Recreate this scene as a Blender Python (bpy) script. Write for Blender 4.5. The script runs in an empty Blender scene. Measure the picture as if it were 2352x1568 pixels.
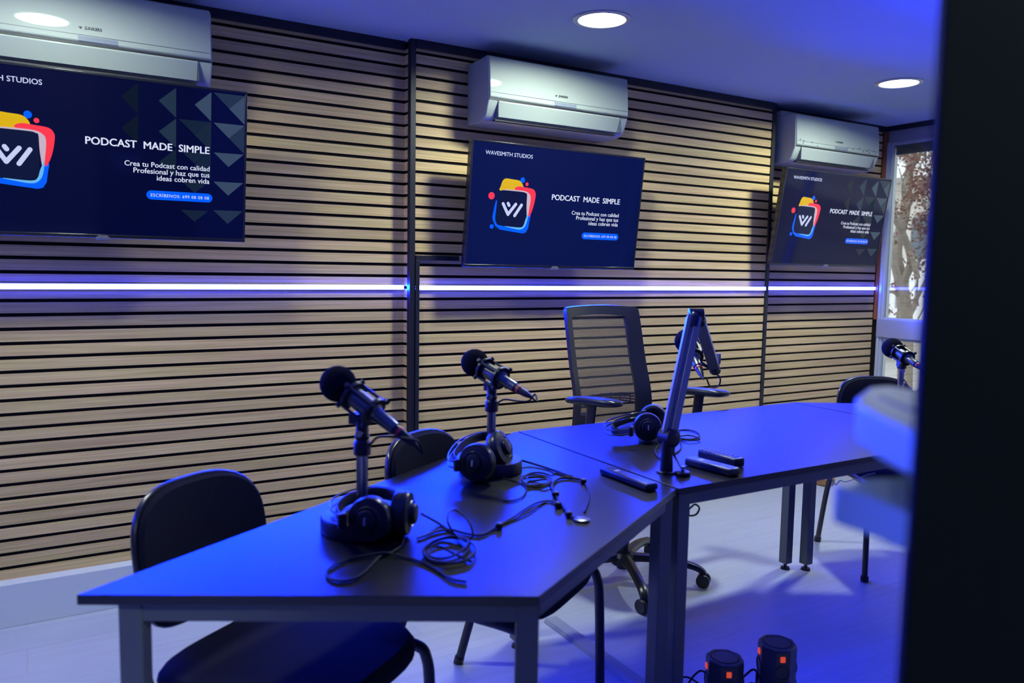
import bpy, bmesh, math, random
from mathutils import Vector, Matrix
random.seed(7)
PI = math.pi
S = bpy.context.scene
COL = S.collection

# ------------------------------------------------------------------ camera, world, exposure
CAMZ = 1.29785
FPX = 1822.65
RV = Vector((0.85630725, -0.51619658, 0.01670274))
UV = Vector((0.0326378, 0.08636126, 0.99572913))
FV = Vector((0.51543444, 0.85210494, -0.09079929))
cd = bpy.data.cameras.new('camera')
cd.sensor_width = 36.0
cd.lens = FPX / 2352 * 36
cd.clip_start = 0.02
cd.dof.use_dof = True
cd.dof.focus_distance = 3.3
cd.dof.aperture_fstop = 3.0
cam = bpy.data.objects.new('camera', cd)
COL.objects.link(cam)
M = Matrix((RV, UV, -FV)).transposed().to_4x4()
M.translation = Vector((0, 0, CAMZ))
cam.matrix_world = M
S.camera = cam

S.view_settings.view_transform = 'Standard'
S.view_settings.look = 'None'
S.view_settings.gamma = 1.0
S.view_settings.use_curve_mapping = False
S.view_settings.exposure = 0.0
S.cycles.use_denoising = True
S.cycles.sample_clamp_indirect = 6.0
S.cycles.max_bounces = 10
S.cycles.transparent_max_bounces = 16

w = bpy.data.worlds.new('world'); S.world = w
w.use_nodes = True
wn = w.node_tree.nodes; wl = w.node_tree.links
bg = wn['Background']
sky = wn.new('ShaderNodeTexSky')
sky.sky_type = 'HOSEK_WILKIE'
sky.sun_direction = Vector((0.2, -0.8, 0.35)).normalized()
sky.turbidity = 4.0
mx = wn.new('ShaderNodeMixRGB'); mx.inputs[0].default_value = 0.75
mx.inputs[2].default_value = (0.85, 0.93, 1.0, 1)
wl.new(sky.outputs[0], mx.inputs[1]); wl.new(mx.outputs[0], bg.inputs[0])
bg.inputs[1].default_value = 3.2

sun = bpy.data.lights.new('sun', 'SUN'); sun.energy = 0.8; sun.angle = math.radians(.6); sun.color = (1.0, .93, .82)
so = bpy.data.objects.new('sun', sun); COL.objects.link(so)
so.rotation_euler = Vector((.75, .25, -.6)).to_track_quat('-Z', 'Y').to_euler()
BLUE_LED = (0.07, 0.10, 3.2)       # the strips
LED_STRENGTH = 30.0
LED_RAD = 700.0
DOWN_COL = (0.88, 1.0, 0.90)
DOWN_STRENGTH = 14.0
DOWN_WATT = 17.0

def px(x, y, z):
    """point where the sight line of photo pixel (x, y) meets the level z"""
    r = FV + RV * ((x - 1176) / FPX) + UV * ((784 - y) / FPX)
    return r * ((z - CAMZ) / r.z) + Vector((0, 0, CAMZ))
def pd(x, y, D):
    r = FV + RV * ((x - 1176) / FPX) + UV * ((784 - y) / FPX)
    return r * D + Vector((0, 0, CAMZ))

# ------------------------------------------------------------------ materials
MATS = {}
def mat(name, col, rough=0.5, metal=0.0, spec=0.5, emit=None, estr=1.0, coat=0.0, bump=None, noise=None, alpha=None, coatr=0.05):
    if name in MATS: return MATS[name]
    m = bpy.data.materials.new(name); m.use_nodes = True
    nt = m.node_tree; b = nt.nodes['Principled BSDF']
    b.inputs['Base Color'].default_value = (*col, 1)
    b.inputs['Roughness'].default_value = rough
    b.inputs['Metallic'].default_value = metal
    b.inputs['Specular IOR Level'].default_value = spec
    b.inputs['Coat Weight'].default_value = coat
    b.inputs['Coat Roughness'].default_value = coatr
    if emit:
        b.inputs['Emission Color'].default_value = (*emit, 1)
        b.inputs['Emission Strength'].default_value = estr
    if noise or bump:
        tc = nt.nodes.new('ShaderNodeTexCoord')
        n = nt.nodes.new('ShaderNodeTexNoise'); n.inputs['Scale'].default_value = (noise or bump)[0]
        n.inputs['Detail'].default_value = 4
        nt.links.new(tc.outputs['Object'], n.inputs['Vector'])
        if noise:
            mp = nt.nodes.new('ShaderNodeMapRange')
            mp.inputs[3].default_value = 1 - noise[1]; mp.inputs[4].default_value = 1 + noise[1]
            nt.links.new(n.outputs[0], mp.inputs[0])
            mu = nt.nodes.new('ShaderNodeVectorMath'); mu.operation = 'SCALE'
            mu.inputs[0].default_value = col
            nt.links.new(mp.outputs[0], mu.inputs['Scale'])
            nt.links.new(mu.outputs[0], b.inputs['Base Color'])
        if bump:
            bp = nt.nodes.new('ShaderNodeBump'); bp.inputs['Strength'].default_value = bump[1]
            bp.inputs['Distance'].default_value = 0.002
            nt.links.new(n.outputs[0], bp.inputs['Height']); nt.links.new(bp.outputs[0], b.inputs['Normal'])
    if alpha is not None: b.inputs['Alpha'].default_value = alpha
    MATS[name] = m
    return m

def wood_slat():
    m = bpy.data.materials.new('oak_slat'); m.use_nodes = True
    nt = m.node_tree; b = nt.nodes['Principled BSDF']; L = nt.links
    tc = nt.nodes.new('ShaderNodeTexCoord')
    sp = nt.nodes.new('ShaderNodeSeparateXYZ'); L.new(tc.outputs['Object'], sp.inputs[0])
    # slat index from the height, so each slat has its own veneer
    dv = nt.nodes.new('ShaderNodeMath'); dv.operation = 'DIVIDE'; dv.inputs[1].default_value = 0.0505
    ad = nt.nodes.new('ShaderNodeMath'); ad.operation = 'ADD'; ad.inputs[1].default_value = -1.2088
    L.new(sp.outputs[2], ad.inputs[0]); L.new(ad.outputs[0], dv.inputs[0])
    fl = nt.nodes.new('ShaderNodeMath'); fl.operation = 'FLOOR'; L.new(dv.outputs[0], fl.inputs[0])
    wn_ = nt.nodes.new('ShaderNodeTexWhiteNoise'); wn_.noise_dimensions = '1D'; L.new(fl.outputs[0], wn_.inputs['W'])
    of = nt.nodes.new('ShaderNodeMath'); of.operation = 'MULTIPLY_ADD'; of.inputs[1].default_value = 37.0
    L.new(wn_.outputs[0], of.inputs[0]); L.new(sp.outputs[0], of.inputs[2])
    cb = nt.nodes.new('ShaderNodeCombineXYZ'); L.new(of.outputs[0], cb.inputs[0]); L.new(sp.outputs[1], cb.inputs[1]); L.new(sp.outputs[2], cb.inputs[2])
    mp = nt.nodes.new('ShaderNodeMapping'); mp.inputs['Scale'].default_value = (2.2, 10, 130); L.new(cb.outputs[0], mp.inputs[0])
    n1 = nt.nodes.new('ShaderNodeTexNoise'); n1.inputs['Scale'].default_value = 1.0; n1.inputs['Detail'].default_value = 5; n1.inputs['Distortion'].default_value = 0.6
    L.new(mp.outputs[0], n1.inputs['Vector'])
    mp2 = nt.nodes.new('ShaderNodeMapping'); mp2.inputs['Scale'].default_value = (1.1, 3, 18); L.new(cb.outputs[0], mp2.inputs[0])
    n2 = nt.nodes.new('ShaderNodeTexNoise'); n2.inputs['Scale'].default_value = 1.6; n2.inputs['Detail'].default_value = 3
    L.new(mp2.outputs[0], n2.inputs['Vector'])
    r1 = nt.nodes.new('ShaderNodeValToRGB')
    r1.color_ramp.elements[0].position = 0.34; r1.color_ramp.elements[0].color = (0.43, 0.28, 0.105, 1)
    r1.color_ramp.elements[1].position = 0.66; r1.color_ramp.elements[1].color = (0.82, 0.61, 0.29, 1)
    L.new(n1.outputs[0], r1.inputs[0])
    r2 = nt.nodes.new('ShaderNodeValToRGB')
    r2.color_ramp.elements[0].position = 0.3; r2.color_ramp.elements[0].color = (0.78, 0.50, 0.28, 1)
    r2.color_ramp.elements[1].position = 0.7; r2.color_ramp.elements[1].color = (0.77, 0.61, 0.23, 1)
    L.new(n2.outputs[0], r2.inputs[0])
    mxx = nt.nodes.new('ShaderNodeMixRGB'); mxx.inputs[0].default_value = 0.45
    L.new(r1.outputs[0], mxx.inputs[1]); L.new(r2.outputs[0], mxx.inputs[2])
    # a little tone difference from slat to slat
    mr = nt.nodes.new('ShaderNodeMapRange'); mr.inputs[3].default_value = 0.86; mr.inputs[4].default_value = 1.08
    L.new(wn_.outputs[0], mr.inputs[0])
    sc = nt.nodes.new('ShaderNodeVectorMath'); sc.operation = 'SCALE'
    L.new(mxx.outputs[0], sc.inputs[0]); L.new(mr.outputs[0], sc.inputs['Scale'])
    L.new(sc.outputs[0], b.inputs['Base Color'])
    b.inputs['Roughness'].default_value = 0.55
    b.inputs['Specular IOR Level'].default_value = 0.3
    return m

def floor_mat():
    m = bpy.data.materials.new('vinyl_floor'); m.use_nodes = True
    nt = m.node_tree; b = nt.nodes['Principled BSDF']; L = nt.links
    tc = nt.nodes.new('ShaderNodeTexCoord')
    br = nt.nodes.new('ShaderNodeTexBrick'); br.inputs['Scale'].default_value = 1.0
    br.inputs['Brick Width'].default_value = 1.2; br.inputs['Row Height'].default_value = 0.18
    br.inputs['Mortar Size'].default_value = 0.0012; br.offset = 0.37
    br.inputs['Color1'].default_value = (0.46, 0.50, 0.56, 1); br.inputs['Color2'].default_value = (0.43, 0.47, 0.53, 1)
    br.inputs['Mortar'].default_value = (0.36, 0.38, 0.42, 1)
    L.new(tc.outputs['Object'], br.inputs['Vector'])
    mp = nt.nodes.new('ShaderNodeMapping'); mp.inputs['Scale'].default_value = (2.5, 45, 1); L.new(tc.outputs['Object'], mp.inputs[0])
    n = nt.nodes.new('ShaderNodeTexNoise'); n.inputs['Scale'].default_value = 1.0; n.inputs['Detail'].default_value = 5; L.new(mp.outputs[0], n.inputs['Vector'])
    mr = nt.nodes.new('ShaderNodeMapRange'); mr.inputs[3].default_value = 0.84; mr.inputs[4].default_value = 1.12; L.new(n.outputs[0], mr.inputs[0])
    sc = nt.nodes.new('ShaderNodeVectorMath'); sc.operation = 'SCALE'; L.new(br.outputs[0], sc.inputs[0]); L.new(mr.outputs[0], sc.inputs['Scale'])
    L.new(sc.outputs[0], b.inputs['Base Color'])
    b.inputs['Roughness'].default_value = 0.38
    return m

def glass_mat(name, tint=(0.90, 0.93, 0.95)):
    m = bpy.data.materials.new(name); m.use_nodes = True
    nt = m.node_tree; nt.nodes.remove(nt.nodes['Principled BSDF']); L = nt.links
    out = nt.nodes['Material Output']
    t = nt.nodes.new('ShaderNodeBsdfTransparent'); t.inputs[0].default_value = (*tint, 1)
    g = nt.nodes.new('ShaderNodeBsdfGlossy'); g.inputs['Roughness'].default_value = 0.0
    fr = nt.nodes.new('ShaderNodeFresnel'); fr.inputs[0].default_value = 1.5
    mu = nt.nodes.new('ShaderNodeMath'); mu.operation = 'MULTIPLY_ADD'; mu.inputs[1].default_value = 1.2; mu.inputs[2].default_value = 0.01
    L.new(fr.outputs[0], mu.inputs[0])
    mi = nt.nodes.new('ShaderNodeMixShader'); L.new(mu.outputs[0], mi.inputs[0]); L.new(t.outputs[0], mi.inputs[1]); L.new(g.outputs[0], mi.inputs[2])
    L.new(mi.outputs[0], out.inputs[0])
    return m

def mesh_fabric():
    m = bpy.data.materials.new('mesh_fabric'); m.use_nodes = True
    nt = m.node_tree; L = nt.links; b = nt.nodes['Principled BSDF']
    b.inputs['Base Color'].default_value = (0.03, 0.03, 0.035, 1); b.inputs['Roughness'].default_value = 0.6
    tc = nt.nodes.new('ShaderNodeTexCoord')
    sp = nt.nodes.new('ShaderNodeSeparateXYZ'); L.new(tc.outputs['Object'], sp.inputs[0])
    vals = []
    for i in (0, 2):
        mm = nt.nodes.new('ShaderNodeMath'); mm.operation = 'MULTIPLY'; mm.inputs[1].default_value = 2 * PI / 0.0032
        L.new(sp.outputs[i], mm.inputs[0])
        sn = nt.nodes.new('ShaderNodeMath'); sn.operation = 'SINE'; L.new(mm.outputs[0], sn.inputs[0]); vals.append(sn)
    mxm = nt.nodes.new('ShaderNodeMath'); mxm.operation = 'MAXIMUM'
    L.new(vals[0].outputs[0], mxm.inputs[0]); L.new(vals[1].outputs[0], mxm.inputs[1])
    gt = nt.nodes.new('ShaderNodeMath'); gt.operation = 'GREATER_THAN'; gt.inputs[1].default_value = 0.25
    L.new(mxm.outputs[0], gt.inputs[0])
    L.new(gt.outputs[0], b.inputs['Alpha'])
    return m

SLAT = wood_slat()
FLOORM = floor_mat()
GLASS = glass_mat('window_glass')
MESHF = mesh_fabric()
BLACKW = mat('black_felt', (0.008, 0.008, 0.010), 0.9, spec=0.1)
BLACKT = mat('black_trim', (0.012, 0.013, 0.017), 0.45)
CEIL = mat('ceiling_led_tint', (0.35, 0.44, 0.60), 0.85, noise=(3, 0.02))  # blue tint puts part of the LED wash into the ceiling colour
WHITEP = mat('warm_grey_paint', (0.15, 0.14, 0.125), 0.7, noise=(2, 0.02))
BASEB = mat('baseboard_white', (0.66, 0.71, 0.72), 0.45, noise=(2, 0.02))
DARKW = mat('dark_wall', (0.08, 0.08, 0.095), 0.7)
ACW = mat('ac_plastic', (0.37, 0.42, 0.37), 0.55, coat=0.55, coatr=.03, spec=.3, noise=(1.5, 0.01))
ACG = mat('ac_grey', (0.10, 0.12, 0.15), 0.35)
ACB = mat('ac_dark', (0.015, 0.016, 0.02), 0.5)
INK = mat('ink', (0.02, 0.02, 0.03), 0.5)
TVB = mat('tv_bezel', (0.012, 0.012, 0.016), 0.25, coat=0.3)
TVS = mat('tv_screen', (0.002, 0.002, 0.005), 0.07, spec=0.25, emit=(0.0004, 0.0018, 0.028), estr=1.0, noise=None)
TTOP = mat('table_top', (0.003, 0.004, 0.006), 0.35, spec=.30)
TFRAME = mat('table_frame', (0.10, 0.115, 0.12), 0.45, metal=0.1, noise=(20, 0.03))
TVN = mat('tv_screen_navy', (0.002, 0.002, 0.005), 0.07, spec=0.25, emit=(0.0012, 0.0055, 0.062), estr=1.0)
TSIDE = mat('table_side', (0.018, 0.020, 0.023), 0.35)
TEDGE = mat('table_edge', (0.01, 0.011, 0.014), 0.5)
PLB = mat('black_plastic', (0.012, 0.013, 0.017), 0.38, noise=(30, 0.05))
PLBS = mat('black_plastic_satin', (0.016, 0.018, 0.022), 0.28)
FAB = mat('black_fabric', (0.010, 0.011, 0.018), 0.92, spec=0.15, bump=(700, 0.5))
FOAM = mat('foam', (0.008, 0.009, 0.016), 0.98, spec=0.05, bump=(900, 0.8))
MICB = mat('mic_metal', (0.14, 0.15, 0.145), 0.30, metal=0.85)
POLE = mat('pole_metal', (0.42, 0.42, 0.43), 0.22, metal=1.0)
ALU = mat('grey_aluminium', (0.30, 0.30, 0.29), 0.45, metal=0.25)
CABLE = mat('cable_rubber', (0.006, 0.008, 0.010), 0.55, spec=.25)
LEATH = mat('leatherette', (0.016, 0.017, 0.018), 0.42, bump=(250, 0.4))
RED = mat('red_ring', (0.65, 0.02, 0.03), 0.4)
REDS = mat('red_switch', (0.55, 0.02, 0.01), 0.35, emit=(1.0, 0.10, 0.03), estr=0.55)
CHROME = mat('chrome', (0.5, 0.5, 0.52), 0.2, metal=1.0)
FRAMEW = mat('window_frame_grey', (0.46, 0.50, 0.53), 0.45)
FRAMED = mat('window_panel', (0.30, 0.31, 0.34), 0.5)
BLIND = mat('blind_fabric', (0.35, 0.35, 0.34), 0.8)
COPW = mat('reddish_wood', (0.30, 0.10, 0.035), 0.5)
DOORM = mat('door_frame_black', (0.002, 0.004, 0.005), 0.7, spec=.08)
HANDM = mat('handle_satin', (0.44, 0.56, 0.34), 0.45, metal=0.0)
LABEL = mat('light_mark', (0.45, 0.47, 0.5), 0.4)

# ------------------------------------------------------------------ mesh helpers
class MB:
    def __init__(s):
        s.v = []; s.f = []; s.m = []
    def add(s, vs, fs, mi=0):
        o = len(s.v)
        s.v += [Vector(v) for v in vs]
        s.f += [tuple(i + o for i in f) for f in fs]
        s.m += [mi] * len(fs)
        return s
    def box(s, c, d, rz=0.0, mi=0, R=None):
        c = Vector(c); h = Vector(d) / 2
        R = R or Matrix.Rotation(rz, 3, 'Z')
        vs = [c + R @ Vector((sx * h.x, sy * h.y, sz * h.z)) for sz in (-1, 1) for sy in (-1, 1) for sx in (-1, 1)]
        return s.add(vs, [(0, 2, 3, 1), (4, 5, 7, 6), (0, 1, 5, 4), (2, 6, 7, 3), (0, 4, 6, 2), (1, 3, 7, 5)], mi)
    def bb(s, a, b, mi=0):
        a = Vector(a); b = Vector(b)
        return s.box((a + b) / 2, (abs(b.x - a.x), abs(b.y - a.y), abs(b.z - a.z)), mi=mi)
    def prism(s, pts, z0, z1, mi=0):
        n = len(pts)
        vs = [(p[0], p[1], z0) for p in pts] + [(p[0], p[1], z1) for p in pts]
        fs = [tuple(range(n))[::-1], tuple(range(n, 2 * n))] + [(i, (i + 1) % n, (i + 1) % n + n, i + n) for i in range(n)]
        return s.add(vs, fs, mi)
    def extr(s, prof, x0, x1, mi=0):
        """profile of (y, z) extruded along x"""
        n = len(prof)
        vs = [(x0, p[0], p[1]) for p in prof] + [(x1, p[0], p[1]) for p in prof]
        fs = [tuple(range(n))[::-1], tuple(range(n, 2 * n))] + [(i, (i + 1) % n, (i + 1) % n + n, i + n) for i in range(n)]
        return s.add(vs, fs, mi)
    def sweep(s, pts, r, n=8, sx=1.0, sy=1.0, mi=0, up=None, closed=False, cap=True):
        """tube along points; r a number or a list; sx, sy flatten the section"""
        pts = [Vector(p) for p in pts]; k = len(pts)
        rs = r if isinstance(r, (list, tuple)) else [r] * k
        T = []
        for i in range(k):
            if closed: d = pts[(i + 1) % k] - pts[(i - 1) % k]
            else: d = pts[min(i + 1, k - 1)] - pts[max(i - 1, 0)]
            T.append(d.normalized() if d.length > 1e-9 else Vector((0, 0, 1)))
        ref = Vector(up) if up else (Vector((0, 0, 1)) if abs(T[0].z) < 0.9 else Vector((1, 0, 0)))
        N = (ref - T[0] * ref.dot(T[0])).normalized()
        vs = []
        for i in range(k):
            if up:
                N2 = Vector(up) - T[i] * Vector(up).dot(T[i])
            else:
                N2 = N - T[i] * N.dot(T[i])
            if N2.length > 1e-6: N = N2.normalized()
            B = T[i].cross(N)
            for j in range(n):
                a = 2 * PI * j / n
                vs.append(pts[i] + (N * math.sin(a) * sy + B * math.cos(a) * sx) * rs[i])
        fs = []
        for i in range(k if closed else k - 1):
            i2 = (i + 1) % k
            for j in range(n):
                j2 = (j + 1) % n
                fs.append((i * n + j, i * n + j2, i2 * n + j2, i2 * n + j))
        if cap and not closed:
            fs.append(tuple(range(n))[::-1]); fs.append(tuple(range((k - 1) * n, k * n)))
        return s.add(vs, fs, mi)
    def cyl(s, a, b, r, n=24, r2=None, mi=0):
        return s.sweep([a, b], [r, r if r2 is None else r2], n, mi=mi)
    def lathe(s, c, axis, prof, n=32, mi=0):
        """profile of (distance along the axis, radius)"""
        c = Vector(c); ax = Vector(axis).normalized()
        ref = Vector((0, 0, 1)) if abs(ax.z) < 0.9 else Vector((1, 0, 0))
        N = (ref - ax * ref.dot(ax)).normalized(); B = ax.cross(N)
        vs = []; k = len(prof)
        for t, r in prof:
            for j in range(n):
                a = 2 * PI * j / n
                vs.append(c + ax * t + (N * math.sin(a) + B * math.cos(a)) * max(r, 1e-5))
        fs = [(i * n + j, i * n + (j + 1) % n, (i + 1) * n + (j + 1) % n, (i + 1) * n + j) for i in range(k - 1) for j in range(n)]
        fs.append(tuple(range(n))[::-1]); fs.append(tuple(range((k - 1) * n, k * n)))
        return s.add(vs, fs, mi)
    def grid(s, fn, nu, nv, mi=0):
        o = [fn(i / nu, j / nv) for j in range(nv + 1) for i in range(nu + 1)]
        fs = [(j * (nu + 1) + i, j * (nu + 1) + i + 1, (j + 1) * (nu + 1) + i + 1, (j + 1) * (nu + 1) + i) for j in range(nv) for i in range(nu)]
        return s.add(o, fs, mi)
    def build(s, name, ms, parent=None, bevel=0, smooth=True, seg=2, solid=0, sub=0, origin=None):
        if not isinstance(ms, (list, tuple)): ms = [ms]
        me = bpy.data.meshes.new(name)
        vs = s.v
        loc = Vector((0, 0, 0))
        if parent is None and origin != 'world':
            if origin is None:
                xs = [v.x for v in vs]; ys = [v.y for v in vs]; zs = [v.z for v in vs]
                loc = Vector(((min(xs) + max(xs)) / 2, (min(ys) + max(ys)) / 2, min(zs)))
            else: loc = Vector(origin)
            vs = [v - loc for v in vs]
        me.from_pydata([tuple(v) for v in vs], [], s.f)
        for m_ in ms: me.materials.append(m_)
        for p, i in zip(me.polygons, s.m): p.material_index = i
        bm = bmesh.new(); bm.from_mesh(me)
        bmesh.ops.recalc_face_normals(bm, faces=bm.faces)
        if smooth:
            for f in bm.faces: f.smooth = True
            for e in bm.edges:
                if len(e.link_faces) == 2 and e.calc_face_angle(0) > math.radians(38): e.smooth = False
        bm.to_mesh(me); bm.free()
        o = bpy.data.objects.new(name, me); COL.objects.link(o)
        o.location = loc
        if parent is not None: o.parent = parent
        if solid:
            md = o.modifiers.new('solid', 'SOLIDIFY'); md.thickness = solid; md.offset = 0
        if bevel:
            md = o.modifiers.new('bevel', 'BEVEL'); md.width = bevel; md.segments = seg; md.limit_method = 'ANGLE'; md.angle_limit = math.radians(40)
            md.harden_normals = False
        if sub:
            md = o.modifiers.new('sub', 'SUBSURF'); md.levels = sub; md.render_levels = sub
        return o

def tag(o, label=None, cat=None, group=None, kind=None):
    if label: o['label'] = label
    if cat: o['category'] = cat
    if group: o['group'] = group
    if kind: o['kind'] = kind
    return o
def thing(name, label, cat, loc=(0, 0, 0), rz=0, group=None):
    o = bpy.data.objects.new(name, None); COL.objects.link(o)
    o.empty_display_size = 0.05
    o.location = loc; o.rotation_euler = (0, 0, rz)
    return tag(o, label, cat, group)
def copy_tree(o, parent=None):
    c = o.copy(); COL.objects.link(c)
    if parent is not None: c.parent = parent
    for ch in list(o.children): copy_tree(ch, c)
    return c
def struct(o): o['kind'] = 'structure'; return o
def smooth_path(pts, n=8, closed=False):
    """Catmull-Rom through the points"""
    P = [Vector(p) for p in pts]; k = len(P); out = []
    rng = range(k) if closed else range(k - 1)
    for i in rng:
        if closed: a, b, c, d = P[(i - 1) % k], P[i], P[(i + 1) % k], P[(i + 2) % k]
        else: a, b, c, d = P[max(i - 1, 0)], P[i], P[i + 1], P[min(i + 2, k - 1)]
        for j in range(n):
            t = j / n
            out.append(0.5 * ((2 * b) + (c - a) * t + (2 * a - 5 * b + 4 * c - d) * t * t + (3 * b - a - 3 * c + d) * t ** 3))
    if not closed: out.append(P[-1])
    return out
def text_mesh(s, h, offset=0.0, extrude=0.0002, spacing=1.0, shear=0.0):
    cu = bpy.data.curves.new('txt', 'FONT'); cu.body = s; cu.size = 1.0; cu.offset = offset; cu.space_character = spacing
    cu.resolution_u = 3; cu.shear = shear
    ob = bpy.data.objects.new('txt', cu); COL.objects.link(ob)
    dg = bpy.context.evaluated_depsgraph_get(); dg.update()
    me = ob.evaluated_get(dg).to_mesh()
    vs = [v.co.copy() for v in me.vertices]; fs = [tuple(p.vertices) for p in me.polygons]
    ob.evaluated_get(dg).to_mesh_clear()
    bpy.data.objects.remove(ob); bpy.data.curves.remove(cu)
    x0 = min(v.x for v in vs); x1 = max(v.x for v in vs)
    return vs, fs, x0, x1

# ------------------------------------------------------------------ the room
P_ = 0.0505
ZLED = 1.2088
CZ = 2.2725
Y1, Y2, Y3 = 3.292, 3.229, 3.315
XA, XB, XC = 1.430, 3.690, 4.873
XL, YF = -2.6, -2.4
struct(MB().bb((XL - .1, YF - .1, -.1), (XC + .12, 3.5, 0)).build('floor', FLOORM, smooth=False))
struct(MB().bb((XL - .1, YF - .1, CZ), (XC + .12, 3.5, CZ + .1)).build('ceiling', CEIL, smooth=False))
# slatted wall: felt backing with oak slats, three bays, the middle one standing forward
mb = MB()
mb.bb((XL, Y1 + .007, 0), (XA + .02, 3.5, CZ), 1)
mb.bb((XA, Y2 + .007, 0), (XB, 3.5, CZ), 1)
mb.bb((XB, Y3 + .007, 0), (XC + .1, 3.5, CZ), 1)
GAP = 0.0128
def slats(xa, xb, y, zmin, zmax):
    for k in range(-21, 25):
        zt = ZLED - (k - 1) * P_ - GAP / 2; zb = ZLED - k * P_ + GAP / 2
        zt = min(zt, zmax); zb = max(zb, zmin)
        if zt - zb < 0.004: continue
        mb.bb((xa, y, zb), (xb, y + .0075, zt), 0)
        if y == Y1:     # the slats turn the corner onto the return of the middle bay
            mb.bb((XA - .009, Y2 + .012, zb), (XA, Y1, zt), 0)
slats(XL, XA - .009, Y1, .1566, CZ - .035)
slats(XA + .012, XB - .012, Y2, .02, CZ - .035)
slats(XB, XC - .034, Y3, .02, CZ - .035)
struct(mb.build('wall_back', [SLAT, BLACKW], smooth=False, origin='world'))
struct(MB().bb((XA - .011, Y2 - .008, 0), (XA + .014, Y2 + .014, CZ - .0)).bb((XA - .011, Y2 + .0, 0), (XA - .0005, Y2 + .022, CZ)).build('trim_1', BLACKT, bevel=.001))
struct(MB().bb((XB - .012, Y2 - .008, 0), (XB + .014, Y2 + .10, CZ)).build('trim_2', BLACKT, bevel=.001))
struct(MB().bb((XL, Y1 - .012, CZ - .036), (XA - .011, Y1 + .01, CZ)).build('trim_3', BLACKT))
struct(MB().bb((XA + .014, Y2 - .012, CZ - .036), (XB - .012, Y2 + .01, CZ)).build('trim_4', BLACKT))
struct(MB().bb((XB + .014, Y3 - .012, CZ - .036), (XC - .012, Y3 + .01, CZ)).build('trim_5', BLACKT))
struct(MB().bb((XL, Y1 - .055, 0), (XA - .02, Y1 + .012, .1566)).build('baseboard_back', BASEB, bevel=.002))
struct(MB().bb((XL - .1, YF, 0), (XL, 3.5, CZ)).build('wall_left', WHITEP, smooth=False))
struct(MB().bb((XL - .1, YF - .1, 0), (XC + .1, YF, CZ)).build('wall_front', WHITEP, smooth=False))
struct(MB().bb((.80, .03, 0), (XC + .1, .15, CZ)).build('wall_front', WHITEP, smooth=False))
# window wall on the right
X0 = XC
YW0 = 0.16           # near end of the glazing
mb = MB()
mb.bb((X0, YF, 0), (X0 + .1, .03, CZ))
struct(mb.build('wall_right', DARKW, smooth=False))
struct(MB().bb((X0 - .006, YW0, 2.165), (X0 + .1, 3.31, CZ - .03)).build('trim_6', FRAMED, bevel=.001))
struct(MB().bb((X0 - .02, YF, CZ - .032), (X0 + .1, 3.31, CZ)).build('trim_7', BLACKT))
struct(MB().bb((X0 - .03, 3.289, 1.003), (X0 - .006, 3.312, CZ - .036)).build('trim_8', COPW, bevel=.001))
struct(MB().bb((X0, YW0, 0), (X0 + .1, 3.31, .10)).build('trim_9', FRAMED))
def window(name, z0, z1, blind):
    mb = MB()
    fr = [(3.255, 3.286)] + [(y, y + .05) for y in (2.15, 1.1, YW0)]
    for a, b in fr: mb.bb((X0 - .012, a, z0), (X0 + .05, b, z1))
    mb.bb((X0 - .004, YW0 + .05, z1 - .018), (X0 + .04, 3.255, z1)); mb.bb((X0 - .004, YW0 + .05, z0), (X0 + .04, 3.255, z0 + .014))
    mb.bb((X0 - .024, 3.268, z0), (X0 - .012, 3.287, z1))
    o = struct(mb.build(name, FRAMEW, bevel=.0015))
    loc = o.location
    g = MB().bb((X0 + .012 - loc.x, YW0 + .05 - loc.y, z0 + .014 - loc.z), (X0 + .018 - loc.x, 3.255 - loc.y, z1 - .018 - loc.z))
    g.build('window_pane', GLASS, o, smooth=False)
    return o
window('window_1', 1.003, 2.165, True)
window('window_2', .10, .886, False)
struct(MB().bb((X0 - .03, YW0, .886), (X0 + .05, 3.286, 1.003)).build('trim_10', FRAMED, bevel=.002))
bl = MB().bb((X0 + .02, YW0 + .06, 2.085), (X0 + .026, 3.25, 2.145)).cyl((X0 + .028, YW0 + .06, 2.142), (X0 + .028, 3.25, 2.142), .014, 14)
tag(bl.build('roller_blind', BLIND), 'grey roller blind wound up at the top of the tall window', 'blind')

# ------------------------------------------------------------------ LED strips
LEDM = mat('led_blue', (0.2, 0.2, 0.9), 0.4, emit=BLUE_LED, estr=LED_STRENGTH)
LEDH = mat('led_channel', (0.55, 0.55, 0.6), 0.4)
LEDF = mat('led_blue_dim', (0.2, 0.2, 0.9), 0.4, emit=BLUE_LED, estr=LED_STRENGTH * .15)
def strip(a, b, label, LEDM=LEDM):
    """a, b: ends on the wall face (x, y); the strip stands out on the left hand of a>b"""
    a = Vector((a[0], a[1], ZLED)); b = Vector((b[0], b[1], ZLED))
    t = thing('led_strip', label, 'light strip', ((a + b) / 2)[:], 0, 'blue light strips along the walls')
    d = (b - a).normalized(); n = Vector((d.y, -d.x, 0)); L = (b - a).length
    rz = math.atan2(d.y, d.x)
    MB().box(n * .004, (L, .008, .022), rz).build('channel', LEDH, t)
    MB().box(n * .0090, (L, .005, .018), rz).build('diffuser', LEDM, t)
    ld = bpy.data.lights.new('strip_lamp', 'AREA'); ld.shape = 'RECTANGLE'; ld.size = L; ld.size_y = .016
    ld.energy = LED_RAD * PI * L * .016 * (1.0 if LEDM is not LEDF else .05); ld.color = (0.0, 0.022, 1.0); ld.spread = math.radians(112)
    lo = bpy.data.objects.new('lamp', ld); COL.objects.link(lo); lo.parent = t; lo.location = n * .0125
    z = -n; xx = d; yy = z.cross(xx)   # the lamp shines along its own -z, into the room
    lo.rotation_euler = Matrix((xx, yy, z)).transposed().to_euler()
    return t
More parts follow.
